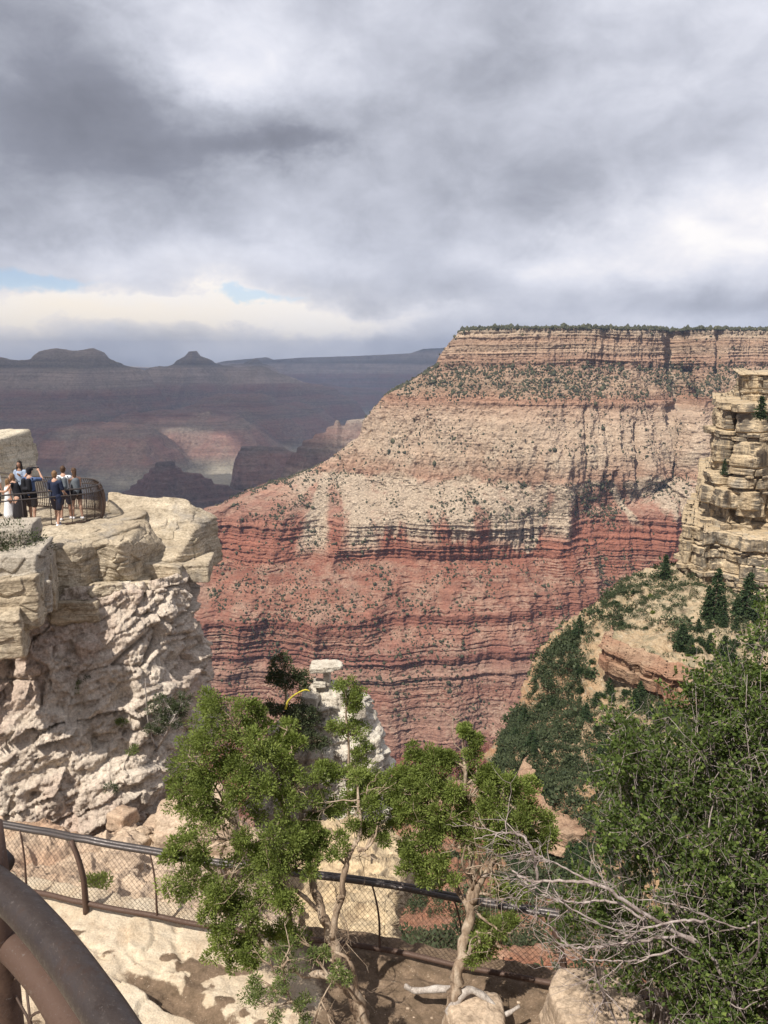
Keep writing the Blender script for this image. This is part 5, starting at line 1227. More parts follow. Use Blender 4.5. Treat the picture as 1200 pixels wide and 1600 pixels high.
person(37, 800, 1.74, PI * -.05, 'woman with long dark hair and a pale denim jacket facing the camera', skin=m_skin2, top=(m_denim, 'long'), legs=(m_black, 'long'), hair=(m_hairk, 'loose'), armL=((.06, -.06, -.26), (-.02, -.22, -.12)), armR=((-.06, -.06, -.26), (.04, -.22, -.14)), female=True)
p4 = person(52, 816, 1.74, PI * .95, 'man in a blue shirt and dark cap photographing with raised arms', top=(m_blue, 'short'), legs=(m_black, 'shorts'), hair=(m_black, 'short'), armL=((.13, -.18, -.02), (-.02, -.26, .22)), armR=((-.13, -.18, -.02), (.02, -.26, .22)), shoe=m_greyc)
held('cap', [(p4['head'] + p4['V3'](0, .0, .06), (.093, .108, .07)), (p4['head'] + p4['V3'](0, -.09, .045), p4['head'] + p4['V3'](0, -.13, .04), .055, .045)], m_black, p4, 'dark cap worn by the man in the blue shirt', 'cap')
backpack(p4, m_black, 'black backpack on the back of the man in the blue shirt', 1.05)
_w = (p4['arm'][1][2] + p4['arm'][-1][2]) / 2 + p4['V3'](0, -.03, .10)
held('phone', [(_w + p4['V3'](-.13, 0, 0), _w + p4['V3'](.13, 0, 0), .03, .03)], m_black, p4, 'black phone held up by the man in the blue shirt', 'phone')
person(91, 821, 1.71, PI * .93, 'boy in a navy shirt and navy shorts standing at the railing', top=(m_navy, 'short'), legs=(m_navy, 'shorts'), hair=(m_hairl, 'short'), step=.16, armL=((.04, -.04, -.28), (.0, -.22, -.38)), armR=((-.04, -.05, -.28), (-.0, -.22, -.38)))
p6 = person(104, 812, 1.74, PI * 1.05, 'boy in a white T-shirt and navy shorts with his hand raised', top=(m_whitec, 'short'), legs=(m_navy, 'shorts'), hair=(m_hairb, 'short'), step=-.12, armR=((-.10, -.14, -.18), (-.08, -.34, -.04)), armL=((.04, -.04, -.28), (.0, -.22, -.38)))
backpack(p6, m_greyc, 'grey backpack on the boy in the white T-shirt', .95)
person(122, 811, 1.66, PI * 1.25, 'woman in a grey tank top and black shorts with a hand on the railing', top=(m_greyc, 'tank'), legs=(m_black, 'short_shorts'), hair=(m_hairb, 'long'), armR=((-.05, -.10, -.26), (-.04, -.34, -.36)), armL=((.04, -.14, -.24), (.02, -.36, -.36)), lean=(0, -.05), female=True)
# ================================================================== leaves, twigs and trees
def bark(name, a, b2, c, sc=8):
    m, t, b = material(name); p = pos(t); n1 = t.noise(t.scale(p, 1, 1, .22), sc, 5, .7, .5); n2 = t.noise(p, sc * 5, 4, .7)
    col = t.ramp(n1, [(.34, c), (.48, a), (.62, b2)]); col = t.mix(t.mapr(n2, .3, .7), t.mix(1, col, (.7, .7, .7), 'MULTIPLY'), t.mix(1, col, (1.2, 1.2, 1.2), 'MULTIPLY'))
    t.l.new(col, b.inputs['Base Color']); bump(t, b, t.math('ADD', n1, t.math('MULTIPLY', n2, .3)), .012); return m
m_bark = bark('juniper_bark', (.30, .22, .155), (.46, .37, .28), (.12, .08, .055))
m_dead = bark('bleached_wood', (.38, .33, .29), (.52, .47, .42), (.20, .165, .14), 12)
m_pale = bark('pale_twig_bark', (.42, .375, .34), (.56, .52, .47), (.24, .20, .17), 12)
m_dpk = bark('weathered_pinkish_wood', (.31, .25, .225), (.44, .375, .34), (.16, .12, .105), 12)
m_pbr = bark('reddish_grey_bark', (.30, .245, .22), (.42, .36, .33), (.17, .125, .11), 12)
m_jun = foliage_mat('juniper_foliage', (.090, .115, .030), (.178, .222, .056), (.30, .35, .105), .32)
m_jun2 = foliage_mat('yellow_green_juniper', (.07, .10, .03), (.14, .18, .055), (.24, .27, .10), .22)
m_dkt = foliage_mat('dark_conifer_foliage', (.026, .044, .022), (.050, .078, .034), (.095, .13, .055), .15)
m_shr = foliage_mat('grey_green_shrub', (.035, .048, .024), (.065, .082, .040), (.115, .13, .07), .12)
m_leaf = foliage_mat('broad_leaf_foliage', (.040, .062, .016), (.092, .132, .034), (.24, .30, .08), .30)

def leaves(C, Dn, L, w, rs, tint, fold=0.0, quad=True):
    """C centres, Dn directions (unit), L length per leaf: rhombic blades"""
    m = len(C); r = rs.normal(size=(m, 3)); s = np.cross(Dn, r); s /= np.linalg.norm(s, axis=1)[:, None] + 1e-9
    L = np.broadcast_to(np.asarray(L, float), (m,))[:, None]; w = np.broadcast_to(np.asarray(w, float), (m,))[:, None]
    V = np.stack([C, C + Dn * L * .45 + s * w, C + Dn * L, C + Dn * L * .45 - s * w], 1).reshape(-1, 3)
    return V, np.arange(m * 4).reshape(-1, 4), np.repeat(tint, 4)
def branch_path(a, b_, rs, sag=.0, wob=.10, n=6):
    a = np.array(tuple(a), float); b_ = np.array(tuple(b_), float); L = np.linalg.norm(b_ - a); t = np.linspace(0, 1, n)[:, None]
    p_ = a + (b_ - a) * t; off = rs.normal(size=(n, 3)) * wob * L / n; off[0] = 0; off = np.cumsum(off, 0) * np.sin(t * math.pi * .5); p_ = p_ + off; p_[:, 2] += sag * L * np.sin(t[:, 0] * math.pi); return p_
def tree(name, label, base, limbs, blobs, mat, rs, leafL=.035, leafW=.0075, per=330, sub=12, subr=.42, group=None, bmat=None, twig=.008, cat='tree', sides=8, tlo=.0, thi=1.0, cull=None):
    """limbs: [(points, r0, r1)]; blobs: [(centre, radius)]: foliage masses reached by branches from the nearest limb"""
    bmat = bmat or m_bark; root = empty(name, base); mb = MB(); LP = []
    for pts_, r0, r1 in limbs:
        sp = np.array(spline(pts_, 8)); q = len(sp); kn = 1 + .16 * np.sin(np.arange(q) * 1.7 + rs.uniform(0, 6)) * rs.uniform(.3, 1, q)
        wb = rs.normal(size=(q, 3)) * np.linspace(r0, r1, q)[:, None] * .32; wb[0] = 0; wb = (wb + np.roll(wb, 1, 0) + np.roll(wb, -1, 0)) / 2; sp[1:-1] += wb[1:-1]
        mb.tube(sp, np.linspace(r0, r1, q) * kn, 12, flat=rs.uniform(.7, .95)); LP.append(sp)
    LPa = np.concatenate(LP); mb.build('trunk', bmat, root); tb = MB(); VV, QQ, TT = [], [], []; nv = 0
    for c, rad in blobs:
        c = np.array(tuple(c), float); d = np.linalg.norm(LPa - c, axis=1) + .35 * np.maximum(0, LPa[:, 2] - c[2] + .1) * 2
        a = LPa[np.argmin(d)]; lp = branch_path(a, c, rs, .0, .35); tb.tube(lp, np.linspace(twig * 2.2, twig * 1.1, len(lp)), 6, cap=False)
        ns = max(4, int(sub * (rad / .35) ** 1.3 if rad < 2 else sub))
        for k in range(ns):
            v = rs.normal(size=3); v /= np.linalg.norm(v); v[2] = v[2] * .8 + .12; e = c + v * rad * rs.uniform(.35, 1.0) ** .6
            st = lp[rs.randint(2, len(lp))]; bp = branch_path(st, e, rs, .05, .3, 5); tb.tube(bp, np.linspace(twig * .9, twig * .35, 5), 4, cap=False)
            sr = rad * subr * rs.uniform(.6, 1.15); m = int(per * rs.uniform(.6, 1.2))
            u = rs.normal(size=(m, 3)); u /= np.linalg.norm(u, axis=1)[:, None]; rr = rs.uniform(0, 1, m) ** .5
            # small sprays inside the clump
            q_ = max(3, m // 14); ce = rs.normal(size=(q_, 3)); ce /= np.linalg.norm(ce, axis=1)[:, None]; ce *= (rs.uniform(.15, 1, q_) ** .6)[:, None] * sr; ce[:, 2] *= .75
            ii_ = rs.randint(0, q_, m); dirs = ce[ii_] / (np.linalg.norm(ce[ii_], axis=1)[:, None] + 1e-6) * .8 + u * .75 + np.array([0, 0, .25]); dirs /= np.linalg.norm(dirs, axis=1)[:, None]
            C = e + ce[ii_] + u * rr[:, None] * leafL * 1.5
            tn = np.clip(rs.normal(.42 + .10 * rs.normal(), .17, m) + rs.uniform(-.12, .12, q_)[ii_], tlo, thi)
            V, Q, T = leaves(C, dirs, leafL * rs.uniform(.6, 1.3, m), leafW, rs, tn); VV.append(V); QQ.append(Q + nv); TT.append(T); nv += len(V)
    for k in range(int(len(blobs) * .9) if leafL < .04 else 0):      # dead pale snags
        a = LPa[rs.randint(len(LPa) // 4, len(LPa))]; d = rs.normal(size=3) + [0, 0, .3]; d /= np.linalg.norm(d); L = rs.uniform(.25, .6) * (1 if leafL < .05 else 2); bp = branch_path(a, a + d * L, rs, 0, .6, 8)
        tb.tube(bp, np.linspace(twig * 1.3, twig * .25, 8), 5, cap=False)
        for j in range(5):
            q0 = bp[rs.randint(2, 7)]; d2 = d + rs.normal(size=3) * .8; tb.tube(branch_path(q0, q0 + d2 * L * .3, rs, 0, .5, 4), np.linspace(twig * .5, twig * .15, 4), 4, cap=False)
    tb.build('branches', bmat, root); mesh_np('crown', np.concatenate(VV), np.concatenate(QQ), mat, True, root, {'tint': np.concatenate(TT)})
    adopt(root); tag(root, label, cat, group); return root
def PB(px, v, Y, rpx): 
    q = P(px, v, Y); dep = CT * Y - ST * q.z; return (q, 1.08 * rpx / F * dep)
def PP(*a): return [P(*q) for q in a]

# ---- the left of the two big junipers
rs = np.random.RandomState(101)
b1 = P(578, 1640, 7.9)
tree('juniper_tree', 'large bushy green juniper with forked pale trunk covering the left part of the fence', b1,
     [(PP((578, 1640, 7.9), (560, 1580, 8.0), (540, 1530, 8.1), (518, 1470, 8.2), (500, 1420, 8.3), (488, 1380, 8.4), (480, 1330, 8.5), (470, 1270, 8.6)), .085, .03),
      (PP((518, 1465, 8.2), (530, 1400, 8.2), (545, 1340, 8.2), (562, 1300, 8.3), (560, 1250, 8.4)), .05, .02),
      (PP((590, 1640, 7.8), (560, 1560, 7.8), (520, 1530, 7.75), (470, 1520, 7.7), (440, 1500, 7.7), (400, 1455, 7.8), (370, 1420, 7.9), (330, 1360, 8.1)), .06, .02),
      (PP((470, 1320, 8.5), (455, 1290, 8.5), (440, 1250, 8.5), (430, 1190, 8.6)), .045, .018),
      (PP((500, 1425, 8.3), (440, 1370, 8.2), (390, 1330, 8.2), (370, 1290, 8.3)), .03, .012),
      (PP((560, 1560, 7.8), (545, 1500, 7.8), (500, 1480, 7.9)), .03, .012),
      (PP((560, 1330, 8.2), (580, 1320, 8.2), (590, 1290, 8.3)), .025, .01)],
     [PB(*q) for q in [(310, 1180, 8.4, 48), (345, 1120, 8.5, 40), (385, 1170, 8.4, 48), (300, 1235, 8.3, 38), (350, 1240, 8.3, 55), (420, 1215, 8.4, 45), (455, 1175, 8.5, 34), (470, 1235, 8.4, 34),
                       (300, 1370, 8.0, 36), (285, 1330, 8.0, 26), (330, 1310, 8.1, 46), (370, 1370, 8.0, 50), (420, 1310, 8.1, 48), (400, 1430, 7.9, 42), (345, 1430, 7.9, 34), (440, 1385, 8.0, 42), (470, 1350, 8.2, 30),
                       (350, 1490, 7.8, 30), (395, 1485, 7.8, 26), (440, 1465, 8.4, 30), (480, 1300, 8.4, 28), (505, 1255, 8.6, 26), (520, 1330, 8.3, 26), (560, 1260, 8.4, 34), (595, 1240, 8.6, 34), (590, 1295, 8.5, 26), (610, 1270, 8.8, 26),
                       (395, 1120, 8.6, 22), (440, 1140, 8.7, 22), (500, 1210, 8.7, 24), (550, 1215, 8.7, 26)]],
     m_jun, rs, .034, .0080, 430, 13)
rs = np.random.RandomState(102)
tree('juniper_sapling', 'small yellow-green juniper tuft in front of the forked trunk at the bottom edge', P(470, 1650, 7.3),
     [(PP((480, 1650, 7.3), (470, 1590, 7.35), (450, 1550, 7.4), (440, 1510, 7.4)), .02, .008), (PP((480, 1630, 7.3), (500, 1570, 7.3), (520, 1530, 7.3)), .014, .006)],
     [PB(*q) for q in [(430, 1520, 7.4, 34), (455, 1500, 7.4, 30), (400, 1545, 7.4, 24), (425, 1575, 7.3, 28), (465, 1580, 7.3, 26), (520, 1520, 7.3, 22), (500, 1500, 7.35, 16)]], m_jun2, rs, .030, .006, 230, 9)
# ---- the second juniper
rs = np.random.RandomState(103)
tree('juniper_tree', 'bright green juniper with a leaning bare lower trunk right of the forked one', P(704, 1640, 7.9),
     [(PP((704, 1640, 7.9), (705, 1590, 7.95), (710, 1540, 8.0), (722, 1480, 8.1), (735, 1420, 8.2), (738, 1380, 8.25), (735, 1330, 8.3), (728, 1260, 8.5), (725, 1190, 8.6)), .088, .02),
      (PP((738, 1410, 8.2), (755, 1370, 8.2), (775, 1340, 8.15), (800, 1310, 8.2), (815, 1270, 8.3)), .05, .018),
      (PP((735, 1425, 8.2), (715, 1390, 8.3), (690, 1350, 8.4), (675, 1300, 8.5), (665, 1240, 8.6)), .035, .014),
      (PP((722, 1500, 8.1), (740, 1480, 8.0), (748, 1470, 7.95), (745, 1455, 7.95)), .035, .016),
      (PP((738, 1420, 8.2), (760, 1440, 8.1), (780, 1455, 8.0), (782, 1480, 8.0)), .02, .008),
      (PP((738, 1380, 8.2), (722, 1350, 8.1), (728, 1320, 8.1)), .02, .007), (PP((738, 1390, 8.2), (748, 1350, 8.1), (745, 1320, 8.0)), .02, .006)],
     [PB(*q) for q in [(650, 1205, 8.6, 36), (680, 1225, 8.5, 34), (715, 1195, 8.6, 30), (732, 1165, 8.6, 17), (640, 1260, 8.5, 36), (620, 1230, 8.7, 26), (690, 1270, 8.4, 40), (740, 1245, 8.4, 36), (780, 1240, 8.4, 36), (800, 1275, 8.3, 36),
                       (835, 1290, 8.3, 32), (760, 1290, 8.3, 38), (710, 1320, 8.3, 36), (660, 1320, 8.4, 36), (640, 1350, 8.4, 26), (690, 1370, 8.3, 30), (790, 1320, 8.2, 28), (850, 1320, 8.4, 26), (820, 1240, 8.5, 24),
                       (765, 1470, 8.05, 34), (740, 1490, 8.05, 20), (785, 1440, 8.1, 20), (790, 1385, 8.2, 26), (755, 1215, 8.6, 26), (650, 1175, 8.7, 14), (690, 1180, 8.7, 18), (725, 1140, 8.65, 10)]],
     m_jun, rs, .034, .0080, 420, 13, tlo=.15)
# ---- junipers beyond the fence, growing on the hoodoo's shoulder
rs = np.random.RandomState(104)
tree('juniper_tree', 'slender juniper standing against the white hoodoo', P(545, 1290, 26),
     [(PP((545, 1300, 26), (543, 1240, 26), (545, 1180, 26), (542, 1120, 26), (540, 1075, 26)), .09, .03)],
     [PB(*q) for q in [(538, 1075, 26, 17), (556, 1088, 26, 15), (548, 1105, 26, 15), (530, 1140, 26, 18), (558, 1145, 26, 17), (566, 1170, 26, 15), (560, 1200, 26, 18), (585, 1222, 26, 16)]], m_jun, rs, .085, .02, 130, 10, twig=.015)
tree('juniper_tree', 'dark rounded juniper left of the balanced cap rock', P(448, 1180, 28),
     [(PP((445, 1190, 28), (448, 1130, 28), (445, 1070, 28), (443, 1040, 28)), .08, .03)],
     [PB(*q) for q in [(440, 1040, 28, 16), (450, 1060, 28, 20), (432, 1062, 28, 14), (470, 1068, 28, 15), (455, 1110, 28, 18), (475, 1120, 28, 18), (430, 1110, 28, 16), (470, 1150, 28, 26), (500, 1160, 28, 14)]], m_shr, rs, .085, .02, 130, 10, twig=.015)
tree('juniper_tree', 'scraggly juniper rooted in the pink cliff face above the boulder', P(255, 1165, 20.6),
     [(PP((246, 1175, 20.9), (232, 1130, 20.6), (228, 1080, 20.4), (227, 1060, 20.4)), .04, .012), (PP((246, 1170, 20.9), (262, 1140, 20.2), (275, 1115, 20.0)), .04, .015)],
     [PB(*q) for q in [(262, 1105, 20.2, 22), (285, 1100, 20.2, 18), (245, 1120, 20.2, 18), (275, 1125, 20.2, 18), (240, 1145, 20.4, 12)]], m_shr, rs, .05, .013, 120, 11, bmat=m_dead, twig=.012)

# ---- the thicket in the lower right corner: thin pale stems and small round leaves
rs = np.random.RandomState(105)
poly = np.array([(955, 1190), (965, 1130), (995, 1110), (1030, 1100), (1060, 1060), (1095, 1030), (1140, 1020), (1175, 975), (1230, 930), (1330, 900), (1330, 1700), (1020, 1700), (1030, 1580), (980, 1530), (920, 1490), (890, 1440), (905, 1380), (945, 1330), (960, 1270), (945, 1220)], float)
def inside(p_, q):
    x, y = p_; r = False; n_ = len(q); j = n_ - 1
    for i in range(n_):
        if (q[i, 1] > y) != (q[j, 1] > y) and x < (q[j, 0] - q[i, 0]) * (y - q[i, 1]) / (q[j, 1] - q[i, 1]) + q[i, 0]: r = not r
        j = i
    return r
def thicket(name, label, poly, ylo, yhi, nclump, origins, rs, mat, leafL, per, nst, bm_, dens_edge=.0):
    root = empty(name, P(*origins[0])); sb = MB(); VV, QQ, TT = [], [], []; nv = 0; cl = []
    x0, x1, y0, y1 = poly[:, 0].min(), poly[:, 0].max(), poly[:, 1].min(), poly[:, 1].max()
    while len(cl) < nclump:
        p_ = (rs.uniform(x0, x1), rs.uniform(y0, y1))
        if not inside(p_, poly): continue
        f_ = (p_[1] - y0) / (y1 - y0); Y = np.interp(f_, [0, .35, 1], [yhi, (ylo + yhi) / 2 + .3, ylo]) + rs.uniform(-.9, .6)
        g_ = float(fbm(np.array(p_[0] * .012), np.array(p_[1] * .012), np.array(3.0), 3))
        if g_ < .0 and rs.rand() < .80: continue
        cl.append((p_, Y))
    ors = [np.array(P(*o)) for o in origins]
    for (p_, Y) in cl:
        c = np.array(P(p_[0], p_[1], Y)); o = ors[rs.randint(len(ors))]
        if rs.rand() < nst:
            n = 9; t = np.linspace(0, 1, n)[:, None]; pa = o + (c - o) * t; pa[:, 2] += .9 * np.sin(t[:, 0] * math.pi * .8) * rs.uniform(-.1, .5); w_ = rs.normal(size=(n, 3)) * .045; w_[0] = 0; pa += np.cumsum(w_, 0) * .8
            h_ = rs.uniform(.35, .8); pa = pa[int(n * (1 - h_)) - 1:]
            sb.tube(pa, np.linspace(.010 * rs.uniform(.6, 1.5), .0028, len(pa)), 5, cap=False); up_ = pa[-1] - pa[-2]
        else: up_ = c - o
        up_ = up_ / (np.linalg.norm(up_) + 1e-9)
        # twigs with leaves along them
        for k in range(rs.randint(5, 10)):
            d = up_ * .7 + rs.normal(size=3) * .75; d /= np.linalg.norm(d); L = rs.uniform(.18, .50); s0 = c - d * .1 + rs.normal(size=3) * .06; e = s0 + d * L
            bp = branch_path(s0, e, rs, .03, .5, 6); sb.tube(bp, np.linspace(.0034, .0011, 6), 3, cap=False)
            m = int(per * rs.uniform(.2, 1.3)); 
            if rs.rand() < .18: m = int(m * .15)
            ti = rs.uniform(.15, 1, m) * 4.99; i0 = ti.astype(int); pa2 = bp[i0] + (bp[i0 + 1] - bp[i0]) * (ti - i0)[:, None]
            dd = rs.normal(size=(m, 3)) + d * .5 + [0, 0, .25]; dd /= np.linalg.norm(dd, axis=1)[:, None]; pa2 = pa2 + dd * rs.uniform(.0, .03, m)[:, None]
            V, Q, T = leaves(pa2, dd, leafL * rs.uniform(.6, 1.35, m), leafL * .40, rs, np.clip(rs.normal(.40, .22, m), 0, 1)); VV.append(V); QQ.append(Q + nv); TT.append(T); nv += len(V)
    for k in range(26):
        c = cl[rs.randint(len(cl))]; e = np.array(P(c[0][0], c[0][1], c[1] - .5)); o = ors[rs.randint(len(ors))]; n = 16; t = np.linspace(0, 1, n)[:, None]; pa = o + (e - o) * t; pa[:, 2] += .5 * np.sin(t[:, 0] * math.pi); w_ = rs.normal(size=(n, 3)) * .05; w_[0] = 0; pa += np.cumsum(w_, 0) * .7
        sb.tube(pa, np.linspace(.015 * rs.uniform(.6, 1.3), .004, n), 7, cap=False)
    sb.build('stems', bm_, root); mesh_np('leaves', np.concatenate(VV), np.concatenate(QQ), mat, True, root, {'tint': np.concatenate(TT)}); adopt(root); tag(root, label, 'shrub'); return root
thicket('leafy_thicket', 'big tangled green thicket with thin pale stems filling the lower right corner', poly, 6.6, 8.9, 780, [(1240, 1720, 6.8), (1130, 1740, 6.6), (1330, 1640, 7.2), (1020, 1730, 6.9)], rs, m_leaf, .042, 31, .28, m_pbr)
# ---- the half-dead gnarled branches reaching left out of the thicket
rs = np.random.RandomState(106)
db = empty('dead_branches', P(1150, 1560, 7.4) * .86); mb = MB()
mains = [(PP((1150, 1570, 7.4), (1090, 1470, 7.4), (1000, 1470, 7.3), (930, 1480, 7.3), (890, 1478, 7.3), (862, 1450, 7.35)), .020, .008),
         (PP((1090, 1475, 7.4), (1010, 1430, 7.3), (940, 1385, 7.3), (890, 1378, 7.35), (830, 1376, 7.4), (800, 1360, 7.45)), .024, .010),
         (PP((1010, 1440, 7.3), (960, 1410, 7.35), (900, 1410, 7.4), (850, 1400, 7.4), (812, 1380, 7.5)), .015, .006),
         (PP((840, 1376, 7.4), (835, 1340, 7.4), (820, 1310, 7.45), (795, 1300, 7.5), (770, 1305, 7.6), (740, 1310, 7.7)), .016, .005),
         (PP((940, 1385, 7.3), (870, 1350, 7.4), (830, 1330, 7.5)), .012, .005), (PP((1000, 1470, 7.3), (930, 1440, 7.2), (860, 1400, 7.3), (810, 1370, 7.4)), .012, .004),
         (PP((930, 1480, 7.3), (930, 1520, 7.2), (945, 1560, 7.2), (940, 1585, 7.2)), .008, .003), (PP((1060, 1480, 7.3), (1000, 1500, 7.2), (930, 1500, 7.2), (880, 1490, 7.3)), .012, .004),
         (PP((1100, 1440, 7.4), (1050, 1440, 7.3), (1000, 1455, 7.2), (960, 1480, 7.2)), .016, .006), (PP((1180, 1440, 7.6), (1150, 1450, 7.5), (1060, 1415, 7.4), (960, 1400, 7.4)), .012, .004)]
for pts_, r0, r1 in mains:
    sp = np.array(spline(pts_, 8)) * .86; sp[1:-1] += rs.normal(size=(len(sp) - 2, 3)) * .006; mb.tube(sp, np.linspace(r0 * .85, r1 * .85, len(sp)), 8)
    for k in range(10):
        i = rs.randint(6, len(sp)); d = np.array([-1, 0, .2]) + rs.normal(size=3) * .8; d /= np.linalg.norm(d); e = sp[i] + d * rs.uniform(.15, .5); bp = branch_path(sp[i], e, rs, 0, .6, 7); mb.tube(bp, np.linspace(.0055, .0015, 7), 5, cap=False)
        for j in range(3):
            q = bp[rs.randint(2, 6)]; e2 = q + (d + rs.normal(size=3) * .7) * .13; mb.tube(branch_path(q, e2, rs, 0, .5, 4), np.linspace(.003, .001, 4), 4, cap=False)
mb.build('branch_tangle', m_dpk, db); adopt(db); tag(db, 'bare twisted grey branches reaching left over the right end of the fence', 'branches')
# ---- fallen wood and a boulder at the foot of the trunks
mb = MB(); mb.tube(spline(PP((632, 1540, 8.35), (650, 1548, 8.3), (690, 1545, 8.2), (720, 1550, 8.1)), 8), np.linspace(.028, .05, 25) * (1 + .1 * np.sin(np.arange(25))), 12)
lg = mb.build('fallen_log', m_dead); tag(lg, 'short bleached log lying beside the foot of the leaning trunk', 'log')
mb = MB(); mb.tube(spline(PP((700, 1585, 7.9), (730, 1548, 8.0), (760, 1560, 8.0), (785, 1585, 7.9), (812, 1572, 7.95)), 8), np.linspace(.055, .02, 33) * (1 + .12 * np.sin(np.arange(33))), 12)
lg = mb.build('exposed_root', m_dead); tag(lg, 'curved grey root arching over the dirt at the bottom centre', 'root')
q_ = P(745, 1600, 7.85); rock('ground_rock', q_, block_planes(.34, .28, .20, np.random.RandomState(9)), m_debris, 'tan rock half buried under the arching root', 'rock', k=30, sharp=7, rough=.04, beds=.01, seed=5)
q_ = P(935, 1585, 7.6); rock('ground_rock', q_ - Vector((0, 0, .35)), block_planes(.50, .45, .55, np.random.RandomState(19)), m_debris, 'large shaded tan rock at the right end of the fence', 'rock', k=44, rough=.03, beds=.02, seed=6)
rs = np.random.RandomState(31)
for i in range(60):
    x = rs.uniform(-4.6, 2.3); y = rs.uniform(7.6, 9.2); w_ = rs.uniform(.01, .03)
    rock('pebble', (x, y, gz(x, y) - w_ * .35), block_planes(w_, w_ * .8, w_ * .6, np.random.RandomState(700 + i)), m_debris, 'small tan stone lying loose on the ledge', 'stone', 'loose stones on the ledge', k=8, sharp=6, rough=.003, beds=.002, freq=8, seed=i)

# ---- shrubs and tufts on the near cliff
def tuft(name, c, r, rs, mat, per=260, L=.07, w=.014, dn=(0, 0, .5), sub=8, label=None, cat='shrub', group=None, stems=True):
    root = empty(name, c); VV, QQ, TT = [], [], []; nv = 0; c = np.array(tuple(c)); mb = MB()
    for k in range(sub):
        v = rs.normal(size=3); v[2] = abs(v[2]) * .8; v /= np.linalg.norm(v); e = c + v * r * rs.uniform(.4, .9); mb.tube(branch_path(c, e, rs, 0, .4, 4), np.linspace(L * .16, L * .06, 4), 4, cap=False)
        m = per // sub; u = rs.normal(size=(m, 3)); u /= np.linalg.norm(u, axis=1)[:, None]; d = u + v * .6 + dn; d /= np.linalg.norm(d, axis=1)[:, None]
        V, Q, T = leaves(e + u * (r * .42) * rs.uniform(0, 1, (m, 1)) ** .5, d, L * rs.uniform(.6, 1.3, m), w, rs, np.clip(rs.normal(.42, .2, m), 0, 1)); VV.append(V); QQ.append(Q + nv); TT.append(T); nv += len(V)
    mb.build('stems', m_pbr, root); mesh_np('leaves', np.concatenate(VV), np.concatenate(QQ), mat, True, root, {'tint': np.concatenate(TT)}); adopt(root); tag(root, label, cat, group); return root
rs = np.random.RandomState(55)
tuft('leafy_shrub', P(18, 862, 20.6), .85, rs, m_shr, 4200, .075, .018, sub=34, label='leafy green shrub growing against the overlook railing at the left edge')
tuft('leafy_shrub', P(55, 868, 21.6), .45, rs, m_jun, 1300, .07, .016, sub=16, label='smaller green shrub right of the leafy one by the railing')
tuft('leafy_shrub', P(60, 912, 21.0), .38, rs, m_jun, 800, .06, .014, sub=12, label='low green shrub in the crack between the pale blocks')
tuft('leafy_shrub', P(20, 940, 19.3), .34, rs, m_jun, 700, .06, .014, sub=10, label='small bright shrub in front of the split cream block')
tuft('leafy_shrub', P(150, 1388, 12.4), .30, rs, m_jun, 1200, .05, .012, sub=14, label='green shrub behind the first fence post')
for i, (a_, b2_, y_, r_) in enumerate([(133, 1062, 20.9, .30), (120, 1078, 20.7, .22), (248, 1005, 22.6, .22), (208, 1175, 20.0, .16), (172, 1235, 18.6, .22), (190, 1130, 20.4, .16), (150, 1048, 21.2, .16), (240, 1022, 22.5, .2), (268, 1010, 22.9, .14)]):
    tuft('grass_tuft', P(a_, b2_, y_), r_, rs, m_jun2 if i % 2 else m_shr, 420, .07, .008, sub=8, label='dry tuft of brush clinging to the pink cliff face', cat='brush', group='dry tufts on the pink cliff face')
mb = MB(); mb.tube(spline(PP((446, 1108, 27.4), (450, 1096, 27.4), (460, 1086, 27.3), (476, 1078, 27.2), (484, 1080, 27.2)), 8), np.linspace(.045, .02, 33) * (1 + .35 * np.sin(np.arange(33) * 2.6)), 8)
m_y = plain('yellow_stalk', (.50, .42, .06), .6, .2); lg = mb.build('flower_stalk', m_y); tag(lg, 'yellow arching flower stalk left of the hoodoo', 'plant')

# ================================================================== conifers and shrubs on the spur (one mesh per kind, copied)
def conifer_proto(seed, h=1.0, w=.26):
    rs_ = np.random.RandomState(seed); VV, QQ, TT = [], [], []; nv = 0; tb = MB(); tb.tube([(0, 0, -.05), (0, 0, .5), (0, 0, .97)], [.022, .014, .004], 6)
    for z in np.linspace(.06, .98, 26):
        r = w * (1 - z) ** .75 * rs_.uniform(.75, 1.15) + .015; nb_ = int(5 + 9 * (1 - z))
        for k in range(nb_):
            a = rs_.uniform(0, 6.28); L = r * rs_.uniform(.6, 1.15); d = np.array([math.cos(a), math.sin(a), rs_.uniform(-.35, .15)]); m = 12
            t = rs_.uniform(.15, 1, m); C = np.array([0, 0, z]) + d * (L * t)[:, None]; dd = d * .6 + rs_.normal(size=(m, 3)) * .6; dd /= np.linalg.norm(dd, axis=1)[:, None]
            V, Q, T = leaves(C, dd, .045, .014, rs_, np.clip(rs_.normal(.4, .18, m), 0, 1)); VV.append(V); QQ.append(Q + nv); TT.append(T); nv += len(V)
    root = empty('conifer', (0, 0, 0)); tb.build('trunk', m_bark, root); mesh_np('crown', np.concatenate(VV), np.concatenate(QQ), m_dkt, True, root, {'tint': np.concatenate(TT)}); return root
